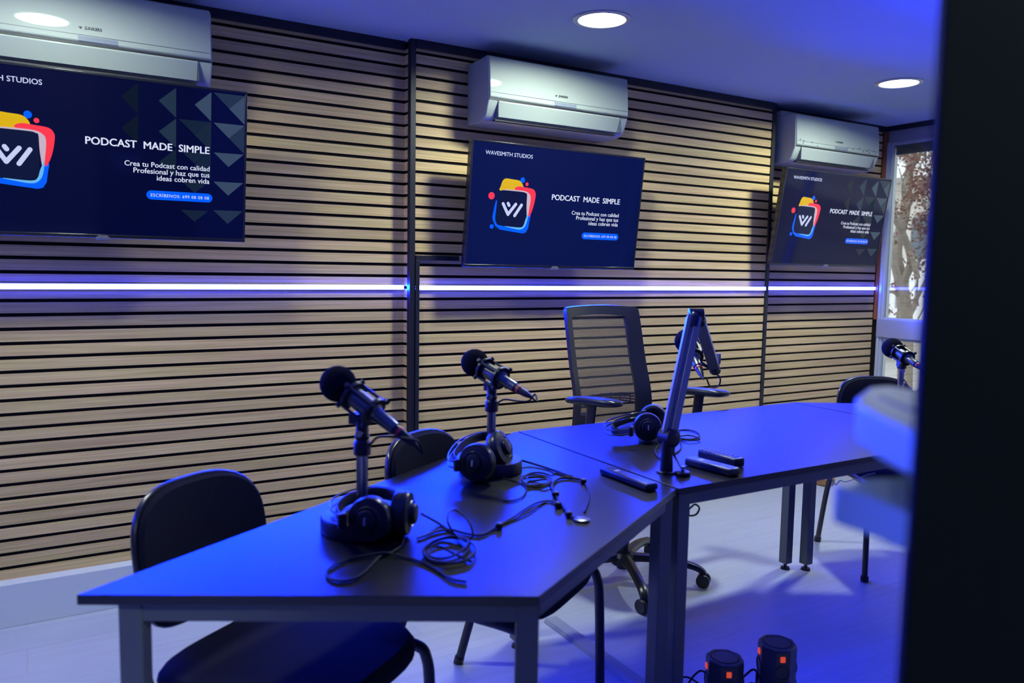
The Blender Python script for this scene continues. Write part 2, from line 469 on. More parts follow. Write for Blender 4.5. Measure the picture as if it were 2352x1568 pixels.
strip((XL + .02, Y1), (XA - .013, Y1), 'glowing blue-white light strip on the left bay of the slatted wall')
strip((XA + .016, Y2), (XB - .014, Y2), 'glowing blue-white light strip on the middle bay, under the middle television')
strip((XB + .016, Y3), (XC - .036, Y3), 'short glowing blue-white light strip on the right bay beside the window')

# ------------------------------------------------------------------ downlights
DLM = mat('downlight_glow', (0.9, 0.9, 0.9), 0.5, emit=DOWN_COL, estr=DOWN_STRENGTH)
DLR = mat('downlight_ring', (0.45, 0.47, 0.5), 0.3)
def downlight(x, y, label, k=1.0):
    t = thing('downlight', label, 'ceiling light', (x, y, CZ), 0, 'round ceiling downlights')
    MB().lathe((0, 0, 0), (0, 0, -1), [(-.004, .09), (-.004, .114), (.003, .114), (.006, .108), (.006, .094), (.002, .091), (.002, .05)], 48).build('rim', DLR, t)
    MB().lathe((0, 0, 0), (0, 0, -1), [(.0025, .0905), (.0045, .0905), (.0045, .001)], 48).build('diffuser', DLM, t)
    ld = bpy.data.lights.new('downlight_lamp', 'AREA'); ld.shape = 'DISK'; ld.size = .17
    ld.energy = DOWN_WATT * k; ld.color = DOWN_COL; ld.spread = math.radians(164)
    lo = bpy.data.objects.new('lamp', ld); COL.objects.link(lo); lo.parent = t; lo.location = (0, 0, -.008)
    return t
downlight(1.935, 2.562, 'round lit downlight in the ceiling above the middle air conditioner', 1.15)
downlight(3.803, 2.534, 'round lit downlight in the ceiling nearest the window', 1.3)
downlight(0.065, 2.60, 'round lit downlight in the ceiling above the left air conditioner', .74)
downlight(0.42, -0.40, 'unseen round fill light added in the ceiling behind the viewer', 1.6)  # unseen lamp, added for white light on the door handles and table sides

# ------------------------------------------------------------------ air conditioners
def make_ac():
    t = thing('air_conditioner', 'x', 'air conditioner', (0, 0, 0), 0, 'split air conditioners on the slatted wall')
    W, Hh = .762, .268
    # origin: left bottom corner on the wall; x right, -y into the room
    side = [(0, 0), (0, Hh), (-.165, Hh + .004), (-.186, Hh - .006), (-.194, .20), (-.198, .10), (-.196, .083), (-.170, .024), (-.14, .004), (-.10, 0)]
    b = MB().extr(side, 0, W).build('housing', ACW, t, bevel=.006, seg=3)
    fp = [(-.10, Hh + .003), (-.170, Hh + .008), (-.190, Hh), (-.199, .20), (-.2035, .118), (-.204, .098), (-.196, .092), (-.18, .1), (-.18, .2), (-.165, Hh - .01), (-.10, Hh - .005)]
    f = MB().extr(fp, .004, W - .004).build('front_panel', ACW, t, bevel=.003, seg=2)
    MB().bb((.01, -.2046, .1165), (W - .01, -.2020, .118)).build('seam', ACG, f)
    fl = [(-.1985, .086), (-.202, .080), (-.176, .020), (-.170, .022)]
    MB().extr(fl, .05, W - .05).build('air_flap', ACW, t, bevel=.0015)
    MB().bb((.004, -.1995, .0865), (W - .004, -.180, .0925)).build('gap', ACB, t)
    MB().bb((.0475, -.200, .018), (.0495, -.160, .086)).build('seam', ACG, t); MB().bb((W - .0495, -.200, .018), (W - .0475, -.160, .086)).build('seam', ACG, t)
    MB().bb((.05, -.168, .006), (W - .05, -.10, .011)).build('outlet', ACB, t)
    MB().bb((.335, -.2052, .098), (.455, -.2030, .1135)).build('display', mat('ac_display', (.22, .25, .29), .25), t)
    vs, fs, x0, x1 = text_mesh('JUNKERS', 1, .02)
    s = .052 / (x1 - x0)
    m = MB().add([(.355 + (v.x - x0) * s, -.2046 - v.z * .3, .137 + v.y * s) for v in vs], fs)
    m.add([(.338, -.2046, .1435), (.349, -.2046, .1435), (.3435, -.2046, .1355)], [(0, 1, 2)])
    m.build('brand_lettering', INK, t, smooth=False)
    m = MB()
    for i in range(22): m.bb((.085 + i * .0028, -.1915, .0585), (.0865 + i * .0028 + .0006, -.1905, .0602))
    m.build('small_print', ACG, t, smooth=False)
    return t
ac = make_ac(); ac.location = (1.697, Y2, 1.934)
ac['label'] = 'white split air conditioner mounted above the middle television'
a1 = copy_tree(ac); a1.location = (-.178, Y1 - .006, 1.934)
a1['label'] = 'white split air conditioner cut off by the left edge, reflecting a downlight'
a3 = copy_tree(ac); a3.location = (3.735, Y3 - .015, 1.934)
a3['label'] = 'white split air conditioner nearest the window, with dark specks on its front'
for (x, z) in ((.03, .125), (.06, .121), (.055, .108), (.13, .118), (.18, .103), (.5, .112), (.56, .122), (.6, .108), (.65, .121), (.66, .105), (.7, .117), (.72, .104), (.63, .113)):
    MB().cyl((x, -.2045, z), (x, -.2060, z), .0032, 8).build('speck', INK, a3)
MB().bb((.0, -.09, .269), (.10, -.0, .302)).build('pipe_cover', ACW, a3, bevel=.004)

# ------------------------------------------------------------------ televisions with their slide
def glow(name, c, s=1.0, rough=.2):
    return mat(name, tuple(x * .15 for x in c), rough, spec=.5, emit=c, estr=s)
WHT = glow('slide_white', (.62, .66, .80)); WDM = glow('slide_silver', (.50, .54, .76))
YEL = glow('slide_yellow', (.62, .38, .0)); REDC = glow('slide_red', (.85, .035, .06)); BLU = glow('slide_blue', (.0, .10, .90))
PALE = glow('slide_pale', (.50, .38, .45)); CYA = glow('slide_cyan', (.12, .42, .72)); LIL = glow('slide_dark', (.003, .006, .03))
TRI = [glow('slide_facet_%d' % i, (c[0], c[1], c[2])) for i, c in enumerate(((.003, .007, .016), (.006, .014, .028), (.014, .028, .050), (.036, .060, .096)))]
TW, TH = .955, .545
def make_tv(triangles, reach):
    t = thing('television', 'x', 'television', (0, 0, 0), 0, 'televisions on the slatted wall')
    # origin: bottom left front corner; x right, z up, y to the wall
    MB().bb((0, 0.002, 0), (TW, .03, TH)).bb((.12, .03, .06), (TW - .12, .055, TH - .14)).build('case', TVB, t, bevel=.002)
    e = .0075; bt = .012
    mb = MB().bb((0, -.003, 0), (TW, .003, bt)).bb((0, -.003, TH - e), (TW, .003, TH)).bb((0, -.003, bt), (e, .003, TH - e)).bb((TW - e, -.003, bt), (TW, .003, TH - e))
    bz = mb.build('bezel', TVB, t, bevel=.0012)
    MB().bb((TW * .5 - .022, -.0042, -.006), (TW * .5 + .022, .004, .0035)).build('sensor', mat('sensor_grey', (.12, .12, .15), .3), t, bevel=.001)
    vs, fs, x0, x1 = text_mesh('HYUNDAI', 1, .01)
    s_ = .03 / (x1 - x0)
    MB().add([(TW * .5 - .015 + (v.x - x0) * s_, -.0034 - v.z * .2, .0045 + v.y * s_) for v in vs], fs).build('brand_lettering', LABEL, bz, smooth=False)
    sc = MB().bb((e, -.0005, bt), (TW - e, .003, TH - e)).build('screen', TVS if triangles else TVN, t, smooth=False)
    def uv(u, v, d): return Vector((u * TW, -.0005 - d * .00025, (1 - v) * TH))
    def poly(pts, mtl, name, d=1, par=sc):
        return MB().add([uv(u, v, d) for u, v in pts], [tuple(range(len(pts)))]).build(name, mtl, par, smooth=False)
    def sm(pts, n=5, closed=True):
        return [(p.x, p.y) for p in smooth_path([(a, b, 0) for a, b in pts], n, closed)]
    def disc(u, v, r): return [(u + r * math.cos(a * PI / 12), v + r * TW / TH * math.sin(a * PI / 12)) for a in range(24)]
    def text(s, u0, u1, v, name, mtl=WHT, off=.01, spacing=1.0, right=None):
        vs, fs, x0, x1 = text_mesh(s, 1, 0, spacing=spacing)
        k = (u1 - u0) * TW / (x1 - x0)
        mb = MB()
        for i, dx in enumerate((0, -off, off, 0) if off > 0 else (0,)):      # heavier strokes
            dz = off if i == 3 else 0
            mb.add([uv(0, v, 3 + i * .12) + Vector((u0 * TW + (p.x - x0 + dx) * k, 0, (p.y + dz) * k)) for p in vs], fs)
        return mb.build(name, mtl, sc, smooth=False)
    if triangles:
        def tri(pts, k): poly(pts, TRI[k], 'backdrop_facet', 1)
        for (u0, u1, ks) in ((.565, .62, (0, 0)), (.688, .747, (2, 2, 1)), (.811, .869, (3, 2, 1))):
            for r, k in enumerate(ks):
                v0 = .028 + r * .19
                tri([(u1, v0), (u0, v0 + .09), (u1, v0 + .185)], k)
        for r in range(5):
            v0 = .028 + r * .19
            if r < 2:
                tri([(.878, v0), (.991, v0), (.934, v0 + .092)], 2 if r == 0 else 3)
                tri([(.991, v0), (.934, v0 + .092), (.991, v0 + .185)], 3 if r == 0 else 2)
            else:
                tri([(.880, v0 + .002), (.990, v0), (.934, v0 + .09)], 3 if r < 4 else 2)
            if r > 1: tri([(.764, v0 + .01), (.862, v0 + .01), (.812, v0 + .085)], 1)
        tri([(.756, .218), (.868, .218), (.868, .40)], 1)
    # logo
    poly(sm([(.160, .378), (.164, .345), (.173, .300), (.190, .281), (.225, .284), (.260, .289), (.278, .310), (.286, .345), (.27, .39), (.20, .385)], 5), YEL, 'slide_logo', 1)
    poly(sm([(.240, .362), (.258, .336), (.30, .340), (.340, .349), (.355, .375), (.3575, .41), (.350, .49), (.338, .552), (.326, .575), (.316, .5), (.312, .42), (.29, .385)], 5), REDC, 'slide_logo', 2)
    poly([(.339, .56), (.334, .61), (.329, .672), (.318, .706), (.302, .715), (.24, .704), (.176, .692), (.15, .665), (.134, .62), (.131, .59), (.137, .52), (.145, .452), (.150, .47), (.146, .60), (.152, .63), (.168, .656), (.2, .664), (.283, .675), (.305, .66), (.316, .62), (.322, .565)], BLU, 'slide_logo', 1.5)
    poly(sm([(.172, .380), (.19, .368), (.25, .366), (.295, .370), (.318, .384), (.331, .42), (.327, .52), (.320, .60), (.312, .50), (.309, .42), (.300, .39), (.28, .383), (.22, .381)], 4), PALE, 'slide_logo', 2.4)
    poly(sm([(.325, .545), (.318, .63), (.303, .672), (.28, .684), (.24, .676), (.20, .662), (.28, .668), (.302, .65), (.311, .60)], 4), CYA, 'slide_logo', 2.5)
    poly(sm([(.160, .395), (.172, .378), (.19, .375), (.28, .378), (.300, .385), (.310, .41), (.308, .60), (.302, .64), (.283, .66), (.24, .662), (.17, .657), (.152, .635), (.147, .60), (.152, .48)], 4), LIL, 'slide_logo', 2.8)
    for u, v, r, mm in ((.119, .426, .0165, REDC), (.280, .283, .0125, BLU), (.305, .313, .0085, REDC), (.131, .670, .0105, BLU)):
        poly(disc(u, v, r), mm, 'slide_logo', 1)
    ar = TW / TH
    def cap(p, q, r):
        a = Vector((p[0], p[1] / ar)); b = Vector((q[0], q[1] / ar)); ang = math.atan2(b.y - a.y, b.x - a.x); o = []
        for i in range(9): th = ang + PI / 2 + PI * i / 8; o.append((a.x + r * math.cos(th), (a.y + r * math.sin(th)) * ar))
        for i in range(9): th = ang - PI / 2 + PI * i / 8; o.append((b.x + r * math.cos(th), (b.y + r * math.sin(th)) * ar))
        return o
    for i, (p, q) in enumerate((((.183, .483), (.213, .566)), ((.213, .566), (.2515, .481)), ((.2095, .478), (.2155, .493)), ((.283, .485), (.2495, .573)))):
        poly(cap(p, q, .0075), WDM, 'slide_logo', 3.2 + i * .1)
    text('WAVESMITH STUDIOS', .073, .325, .106, 'slide_header', WDM, .010)
    text('PODCAST  MADE  SIMPLE', .451, .864, .424, 'slide_title', WHT, .022)
    text('Crea tu Podcast con calidad', .574, .865, .536, 'slide_text', WHT, .012)
    text('Profesional y haz que tus', .603, .865, .577, 'slide_text', WHT, .012)
    text('ideas cobren vida', .681, .865, .618, 'slide_text', WHT, .012)
    pts = []
    for i in range(13): th = PI / 2 + PI * i / 12; pts.append((.662 + .0165 * math.cos(th), .712 + .0165 * ar * math.sin(th)))
    for i in range(13): th = -PI / 2 + PI * i / 12; pts.append((.860 + .0165 * math.cos(th), .712 + .0165 * ar * math.sin(th)))
    poly(pts, BLU, 'slide_button', 2)
    text('ESCR\u00cdBENOS: 699 08 08 08', .660, .864, .722, 'slide_button_text', WHT, .0, 1.12)
    MB().bb((TW * .5 - .12, .055, .12), (TW * .5 + .12, .075, TH - .22)).bb((TW * .5 - .09, .075, .17), (TW * .5 + .09, reach, TH - .27)).build('bracket', TVB, t)
    return t
def place_tv(t, x, yb, zb, tilt):
    t.location = (x, yb, zb); t.rotation_euler = (math.radians(tilt), 0, 0)
tv2 = make_tv(False, .150); place_tv(tv2, 1.619, 3.094, 1.305, 6.5)
tv2['label'] = 'wide television in the middle of the wall, plain navy slide without triangles'
tv1 = make_tv(True, .186); place_tv(tv1, -.262, 3.11, 1.382, 8.3)
tv1['label'] = 'wide television cut off by the left edge of the photo'
tv3 = copy_tree(tv1); place_tv(tv3, 3.594, 3.12, 1.347, 8.6)
tv3['label'] = 'television nearest the window with a pale washed-out slide'
# wall arms of the televisions
def arm(x0, x1, y0, y1, z, label):
    t = thing('wall_bracket', label, 'bracket', ((x0 + x1) / 2, y0, z))
    c = Vector(((x0 + x1) / 2, y0, z))
    MB().box(Vector(((x0 + x1) / 2, y0 - .006, z)) - c, (abs(x1 - x0), .012, .028)).build('plate', BLACKT, t, bevel=.001)
    MB().sweep([Vector((x1 - .06, y0 - .01, z)) - c, Vector((x1 - .0, y1 + .03, z + .04)) - c], .011, 6).build('arm', BLACKT, t)
    return t
cc = MB()
cc.bb((XA + .016, Y2 - .014, 1.330), (1.66, Y2 - .001, 1.352)).bb((XA + .016, Y2 - .014, .30), (XA + .034, Y2 - .001, 1.330))
tag(cc.build('cable_conduit', BLACKT, bevel=.0015), 'black cable conduit from the middle television down beside the corner post', 'cable conduit')

# ------------------------------------------------------------------ tables
TZ = .735
def table(name_lbl, pts, legs, group='dark desks joined in a ring'):
    """pts: corner list (counter-clockwise) of the top, legs: indices"""
    c = Vector((sum(p[0] for p in pts) / 4, sum(p[1] for p in pts) / 4, 0))
    t = thing('conference_table', name_lbl, 'table', c, 0, group)
    L = [Vector((p[0], p[1], 0)) - c for p in pts]
    tp = MB().prism([(p.x, p.y) for p in L], TZ - .018, TZ); tp.m = [1, 0] + [1] * 4
    tp.build('tabletop', [TTOP, TSIDE], t, bevel=.0012)
    ins = .012; n = 4
    dirs = [(L[(i + 1) % n] - L[i]).normalized() for i in range(n)]
    nrm = [Vector((-d.y, d.x, 0)) for d in dirs]
    lw = .040
    posts = []
    for i in range(n):
        dp, dn = dirs[i - 1], dirs[i]          # incoming, outgoing
        # the leg stands square to the shorter sides, flush with the frame
        ang = math.acos(max(-1, min(1, -dp.dot(dn))))
        off = ins + lw / 2
        a = Matrix(((nrm[i - 1].x, nrm[i - 1].y), (nrm[i].x, nrm[i].y)))
        s = a.inverted() @ Vector((off, off))
        q = L[i] + Vector((s.x, s.y, 0))
        side = dn if i in legs else dp
        if ang < PI / 2 - .1:                   # acute corner: step in along the short side
            q = q + (side if i in legs else -side) * .028
        posts.append(q)
        rz = math.atan2(side.y, side.x)
        lg = MB().box(q + Vector((0, 0, (TZ - .018 + .028) / 2)), (lw, lw, TZ - .018 - .028), rz).build('leg', TFRAME, t, bevel=.002)
        MB().cyl(q + Vector((0, 0, .008)), q + Vector((0, 0, .03)), .007, 10).cyl(q, q + Vector((0, 0, .009)), .021, 20, .018).build('foot', PLB, lg)
    for i in range(n):
        a = posts[i] + dirs[i] * .018; b = posts[(i + 1) % n] - dirs[i] * .018
        mid = (a + b) / 2 - nrm[i] * .006
        MB().box(mid + Vector((0, 0, TZ - .018 - .0175)), ((b - a).length, .022, .035), math.atan2(dirs[i].y, dirs[i].x)).build('apron', TFRAME, t, bevel=.001)
    return t
A = Vector((.047, 1.492)); u31 = Vector((math.cos(math.radians(30.6)), math.sin(math.radians(30.6))))
B = Vector((.733, 1.107)); C_ = Vector((1.420, 1.508)); D_ = Vector((1.428, 2.322))
table('near trapezoid table with the two microphone stands on it', [A, B, C_, D_], (0, 2))
C2 = Vector((1.428, 1.506)); D2 = Vector((1.436, 2.322)); E_ = Vector((2.842, 2.312)); F_ = Vector((2.835, 1.494))
table('middle rectangular table with the scissor microphone arm and the remote controls', [C2, F_, E_, D2], (0, 2))
g = math.radians(-30)
E3 = Vector((2.850, 2.312)); F3 = Vector((2.843, 1.494))
G3 = E3 + Vector((math.cos(g), math.sin(g))) * 1.6; H3 = F3 + Vector((math.cos(g), math.sin(g))) * .80
table('far right trapezoid table, mostly behind the blurred door edge', [F3, H3, G3, E3], (1, 3))

# ------------------------------------------------------------------ visitor chairs
def make_chair():
    t = thing('visitor_chair', 'x', 'chair', (0, 0, 0), 0, 'black stacking chairs around the tables')
    # faces +x; y to its left; origin under the seat centre
    def seat(u, v):
        x = -.225 + .45 * u; y = -.225 + .45 * v
        e = (abs(2 * u - 1) ** 4 + abs(2 * v - 1) ** 4)
        return Vector((x, y, .0))
    n = 20; top = []
    def ring(sc, z, dz=0):
        o = []
        for k in range(40):
            a = 2 * PI * k / 40; ca, sa = math.cos(a), math.sin(a)
            r = 1 / (abs(ca) ** 4.5 + abs(sa) ** 4.5) ** (1 / 4.5)
            x = .218 * r * ca * sc; y = .232 * r * sa * sc
            o.append(Vector((x, y, z - (.018 * max(0, x / .218) ** 3))))
        return o
    rs = [ring(.90, .425), ring(.985, .432), ring(1.0, .445), ring(.985, .462), ring(.93, .474), ring(.6, .476), ring(.15, .474)]
    mb = MB(); vs = [v for r in rs for v in r]; fs = []
    for i in range(len(rs) - 1):
        for k in range(40): fs.append((i * 40 + k, i * 40 + (k + 1) % 40, (i + 1) * 40 + (k + 1) % 40, (i + 1) * 40 + k))
    fs.append(tuple(range(40))[::-1]); fs.append(tuple(range(240, 280)))
    mb.add(vs, fs); mb.build('seat', FAB, t)
    mb = MB().prism([(v.x * 1.0, v.y * 1.0) for v in ring(.93, 0)], .413, .427); mb.build('seat_pan', PLB, t)
    # backrest: curved shell and padded front
    def outline(k, N=48, w=.190, hz=.158):
        a = 2 * PI * k / N; ca, sa = math.cos(a), math.sin(a)
        p = 3.2
        r = 1 / (abs(ca) ** p + abs(sa) ** p) ** (1 / p)
        y = w * r * ca; z = hz * r * sa
        if sa < 0: y *= 1 + .04 * sa
        return y, z
    def bk(y, z, off, sc=1.0):
        y *= sc; z *= sc
        x = -.255 - .16 * (z + .18) * .9 - .0 + 1.05 * y * y * .9 + off
        return Vector((x, y, .655 + z))
    def shell(offa, offb, sa_, sb_, name, m_, layers):
        mb = MB(); N = 48; vs = []
        for sc, off in layers:
            for k in range(N):
                y, z = outline(k); vs.append(bk(y, z, off, sc))
        fs = []; nl = len(layers)
        for i in range(nl - 1):
            for k in range(N): fs.append((i * N + k, i * N + (k + 1) % N, (i + 1) * N + (k + 1) % N, (i + 1) * N + k))
        fs.append(tuple(range(N))[::-1]); fs.append(tuple(range((nl - 1) * N, nl * N)))
        return mb.add(vs, fs).build(name, m_, t)
    shell(0, 0, 1, 1, 'backrest_shell', PLBS, [(.15, -.022), (.5, -.022), (.80, -.021), (.96, -.017), (1.0, -.008), (1.0, -.001), (.985, .003), (.8, .003), (.5, .003), (.15, .003)])
    shell(0, 0, 1, 1, 'backrest_cushion', FAB, [(.15, .0), (.5, .0), (.8, .0), (.955, .001), (.97, .010), (.93, .019), (.8, .023), (.5, .024), (.15, .024)])
    r = .0115
    for s in (-1, 1):
        y = s * .235
        # front leg, and rear leg that crosses up to the backrest
        p = smooth_path([(.215, y, .0), (.205, y, .30), (.195, y, .385), (.165, y, .41), (.05, y * .98, .414)], 6)
        lg = MB().sweep(p, r, 10, sx=1.0, sy=1.25).build('leg', PLB, t)
        MB().cyl((.2155, y, 0), (.2145, y, .022), .0165, 14).build('foot', PLB, lg)
        p = smooth_path([(-.285, y, 0), (-.215, y, .25), (-.165, y * .98, .40), (-.195, y * .93, .46), (-.235, y * .88, .53), (-.262, y * .84, .62)], 6)
        lg = MB().sweep(p, r, 10, sx=1.0, sy=1.25).build('leg', PLB, t)
        MB().cyl((-.286, y, 0), (-.280, y, .022), .0165, 14).build('foot', PLB, lg)
        MB().sweep([(.06, y * .985, .414), (-.17, y * .985, .408)], r, 10).build('seat_rail', PLB, t)
    MB().sweep([(.15, -.235, .408), (.15, .235, .408)], .009, 8).sweep([(-.12, -.232, .408), (-.12, .232, .408)], .009, 8).build('cross_rail', PLB, t)
    return t
def tn(t, n, a):
    c, s = math.cos(math.radians(a)), math.sin(math.radians(a))
    return (c * t + s * n, s * t - c * n)
ch = make_chair()
x, y = tn(1.25, -1.185, 31)
ch.location = (x, y, 0); ch.rotation_euler = (0, 0, math.radians(31 - 90 + 3))
ch['label'] = 'black padded chair nearest the viewer, pushed under the near table by its front corner'
c2 = copy_tree(ch); x, y = tn(1.915, -1.03, 31); c2.location = (x, y, 0); c2.rotation_euler = (0, 0, math.radians(-59))
c2['label'] = 'black padded chair behind the second microphone stand, only its rounded back above the table'
c3 = copy_tree(ch)
n3 = 3.425 + .035; t3 = 1.82
c3.location = (.5 * n3 + .866 * t3, .866 * n3 - .5 * t3, 0); c3.rotation_euler = (0, 0, math.radians(-120))
c3['label'] = 'black padded chair at the far right table below the window'

# ------------------------------------------------------------------ task chair
def task_chair():
    t = thing('task_chair', 'black mesh-backed swivel chair with armrests behind the middle table', 'office chair', (2.10, 2.535, 0), 0)
    hub = Vector((0, 0, .085))
    MB().lathe((0, 0, .05), (0, 0, 1), [(0, .026), (.055, .032), (.075, .030), (.075, .024), (.22, .024), (.22, .016), (.36, .016)], 24).build('gas_lift', PLB, t)
    st = MB().lathe((0, 0, .07), (0, 0, 1), [(0, .05), (.035, .052), (.05, .04), (.05, .03)], 24).build('base_hub', PLB, t)
    for a in (-115, -43, 29, 101, 173):
        d = Vector((math.cos(math.radians(a)), math.sin(math.radians(a)), 0))
        pts = [d * .03 + Vector((0, 0, .10)), d * .16 + Vector((0, 0, .102)), d * .28 + Vector((0, 0, .085)), d * .325 + Vector((0, 0, .066)), d * .332 + Vector((0, 0, .05))]
        lg = MB().sweep(smooth_path(pts, 5), [.027 - .011 * i / 20 for i in range(21)], 8, sx=.95, sy=.75, up=(0, 0, 1)).build('star_leg', PLBS, t)
        sp = math.radians(a + {-115: -60, -43: 80, 29: 20, 101: 45, 173: -30}[a])
        ax = Vector((math.cos(sp), math.sin(sp), 0))
        c = d * .332 + Vector((0, 0, .028))
        cs = MB()
        for s in (-1, 1):
            cs.lathe(c + ax * (s * .016) - ax * .0085, ax, [(0, .019), (0, .026), (.003, .028), (.014, .028), (.017, .026), (.017, .01)], 24)
        cs.cyl(c + Vector((0, 0, 0)), c + Vector((0, 0, .034)), .008, 10).box(c + Vector((0, 0, .006)), (.022, .018, .03), sp)
        cs.build('caster', PLB, lg)
    # seat
    def ring(sc, z):
        o = []
        for k in range(40):
            a = 2 * PI * k / 40; ca, sa = math.cos(a), math.sin(a); r = 1 / (abs(ca) ** 4 + abs(sa) ** 4) ** .25
            o.append(Vector((.245 * r * ca * sc, .235 * r * sa * sc + .0, z)))
        return o
    rs = [ring(.85, .455), ring(.97, .465), ring(1, .485), ring(.97, .508), ring(.88, .518), ring(.3, .512)]
    fs = []
    for i in range(5):
        for k in range(40): fs.append((i * 40 + k, i * 40 + (k + 1) % 40, (i + 1) * 40 + (k + 1) % 40, (i + 1) * 40 + k))
    fs += [tuple(range(40))[::-1], tuple(range(200, 240))]
    MB().add([v for r in rs for v in r], fs).build('seat', FAB, t)
    MB().box((0, .01, .435), (.20, .26, .05)).build('mechanism', PLB, t, bevel=.01)
    # back: y = behind (towards the wall)
    YB = .225
    def bp(u, v):          # u -1..1 across, v 0..1 up
        z = .60 + .535 * v
        hw = .212 - .010 * v
        y = YB + .03 * (v - .2) ** 2 * 1.5 + .075 * v - .035 * u * u - .02 * math.exp(-((v - .28) / .2) ** 2)
        return Vector((u * hw + .082, y, z))
    fo = []
    crn = [(-1, -.02), (-1, .3), (-1, .7), (-1, .95), (-.97, .99), (-.88, 1.003), (-.3, 1.012), (.3, 1.012), (.88, 1.0), (.97, .985), (1, .95), (1, .7), (1, .3), (1, -.02), (.85, -.06), (-.85, -.06)]
    path = smooth_path([bp(a, b) for a, b in crn], 5, closed=True)
    ctr = bp(0, .5)
    # frame as a ring: outer edge, inner edge, front and back
    mb = MB(); vs = []; k = len(path)
    uvp = smooth_path([(a, b, 0) for a, b in crn], 5, closed=True)
    for i in range(k):
        a, b = uvp[i].x, uvp[i].y
        for (s_, sv, dy) in ((1, 1, -.004), (1, 1, .020), (.76, .86, .014), (.76, .86, -.006)):
            q = bp(a * s_ - (.09 if s_ < 1 else 0), .47 + (b - .47) * sv * (1 if b > .5 else 1.0)); q.y += dy; vs.append(q)
    fs = []
    for i in range(k):
        j = (i + 1) % k
        for q in range(4): fs.append((i * 4 + q, i * 4 + (q + 1) % 4, j * 4 + (q + 1) % 4, j * 4 + q))
    mb.add(vs, fs).build('back_frame', PLB, t, bevel=.002)
    MB().grid(lambda a, b: bp((a * 2 - 1) * .83 - .06, .06 + b * .87) + Vector((0, .002, 0)), 12, 14).build('mesh_back', MESHF, t)
    lb = MB()
    for j in range(4):
        pts = [bp(u / 8, .16 + .035 * j + (.07 - .018 * j) * (1 - (u / 8) ** 2)) + Vector((0, .022, 0)) for u in range(-7, 8)]
        lb.sweep(pts, .0035, 6)
    for u in (-.6, -.38, -.15, .12, .36, .6):
        lb.sweep([bp(u, .17 + .06 * (1 - u * u)) + Vector((0, .024, 0)), bp(u, .27 + .02 * (1 - u * u)) + Vector((0, .024, 0))], .0035, 6)
    lb.build('lumbar_support', PLB, t)
    MB().sweep(smooth_path([(0, .05, .44), (0, .25, .45), (0, .30, .52), (0, .285, .66)], 5), .022, 8, sx=2.2).build('back_support', PLB, t)
    for s in (-1, 1):
        x = s * .292 + .092
        ar = MB().sweep(smooth_path([(s * .12, -.0, .445), (s * .25 + .03, .0, .45), (x, .0, .50), (x, 0.0, .60), (x, -.02, .772)], 5), .020, 10, sx=.8, sy=1.3, up=(0, 1, 0)).build('armrest_post', PLB, t)
        def pad(sc, z):
            o = []
            for k in range(28):
                a = 2 * PI * k / 28; ca, sa = math.cos(a), math.sin(a); r = 1 / (abs(ca) ** 3.2 + abs(sa) ** 3.2) ** (1 / 3.2)
                yy = .118 * r * sa * sc; o.append(Vector((x + .04 * r * ca * sc - yy * .36, yy - .03, z + (-.012 * max(0, (yy / .128)) ** 2))))
            return o
        rs = [pad(.7, .764), pad(.93, .770), pad(1, .779), pad(.97, .788), pad(.85, .794), pad(.3, .796)]
        fs = []
        for i in range(5):
            for k in range(28): fs.append((i * 28 + k, i * 28 + (k + 1) % 28, (i + 1) * 28 + (k + 1) % 28, (i + 1) * 28 + k))
        fs += [tuple(range(28))[::-1], tuple(range(140, 168))]
        MB().add([v for r in rs for v in r], fs).build('armrest_pad', PLBS, t)
    return t
task_chair()

# ------------------------------------------------------------------ microphones on desk stands
def z_on(P, y):
    """height on the upright through P that the photo shows at row y"""
    lo, hi = 0.0, 3.0
    for _ in range(40):
        m = (lo + hi) / 2
        v = Vector((P.x, P.y, m - CAMZ)); yy = 784 - FPX * v.dot(UV) / v.dot(FV)
        if yy > y: lo = m
        else: hi = m
    return lo
GRP_S = 'desk microphone stands'; GRP_M = 'microphones'
def mic_stand(P, zc, zp, label):
    """P foot, zc collar height, zp pivot height"""
    t = thing('microphone_stand', label, 'microphone stand', (P.x, P.y, TZ), 0, GRP_S)
    b = MB().lathe((0, 0, 0), (0, 0, 1), [(0, .084), (.002, .088), (.030, .088), (.034, .085), (.037, .04), (.040, .02), (.040, .01)], 48).build('base', PLB, t)
    MB().lathe((0, 0, 0), (0, 0, 1), [(.037, .0), (.038, .0125), (zc - TZ, .0125), (zc - TZ, .002)], 20).build('pole', POLE, t)
    h = zc - TZ
    MB().lathe((0, 0, 0), (0, 0, 1), [(h - .012, .015), (h - .010, .0185), (h + .014, .0185), (h + .018, .016), (h + .022, .0135), (h + .030, .0165), (h + .034, .0135), (zp - TZ - .02, .0135), (zp - TZ - .015, .008)], 24).build('clutch', PLB, t)
    MB().cyl((-.014, -.016, zp - TZ - .045), (.014, .016, zp - TZ - .045), .0075, 14).build('pivot_screw', CHROME, t)
    MB().box((0, 0, zp - TZ - .028), (.016, .024, .036)).build('swivel', PLB, t, bevel=.003)
    return t
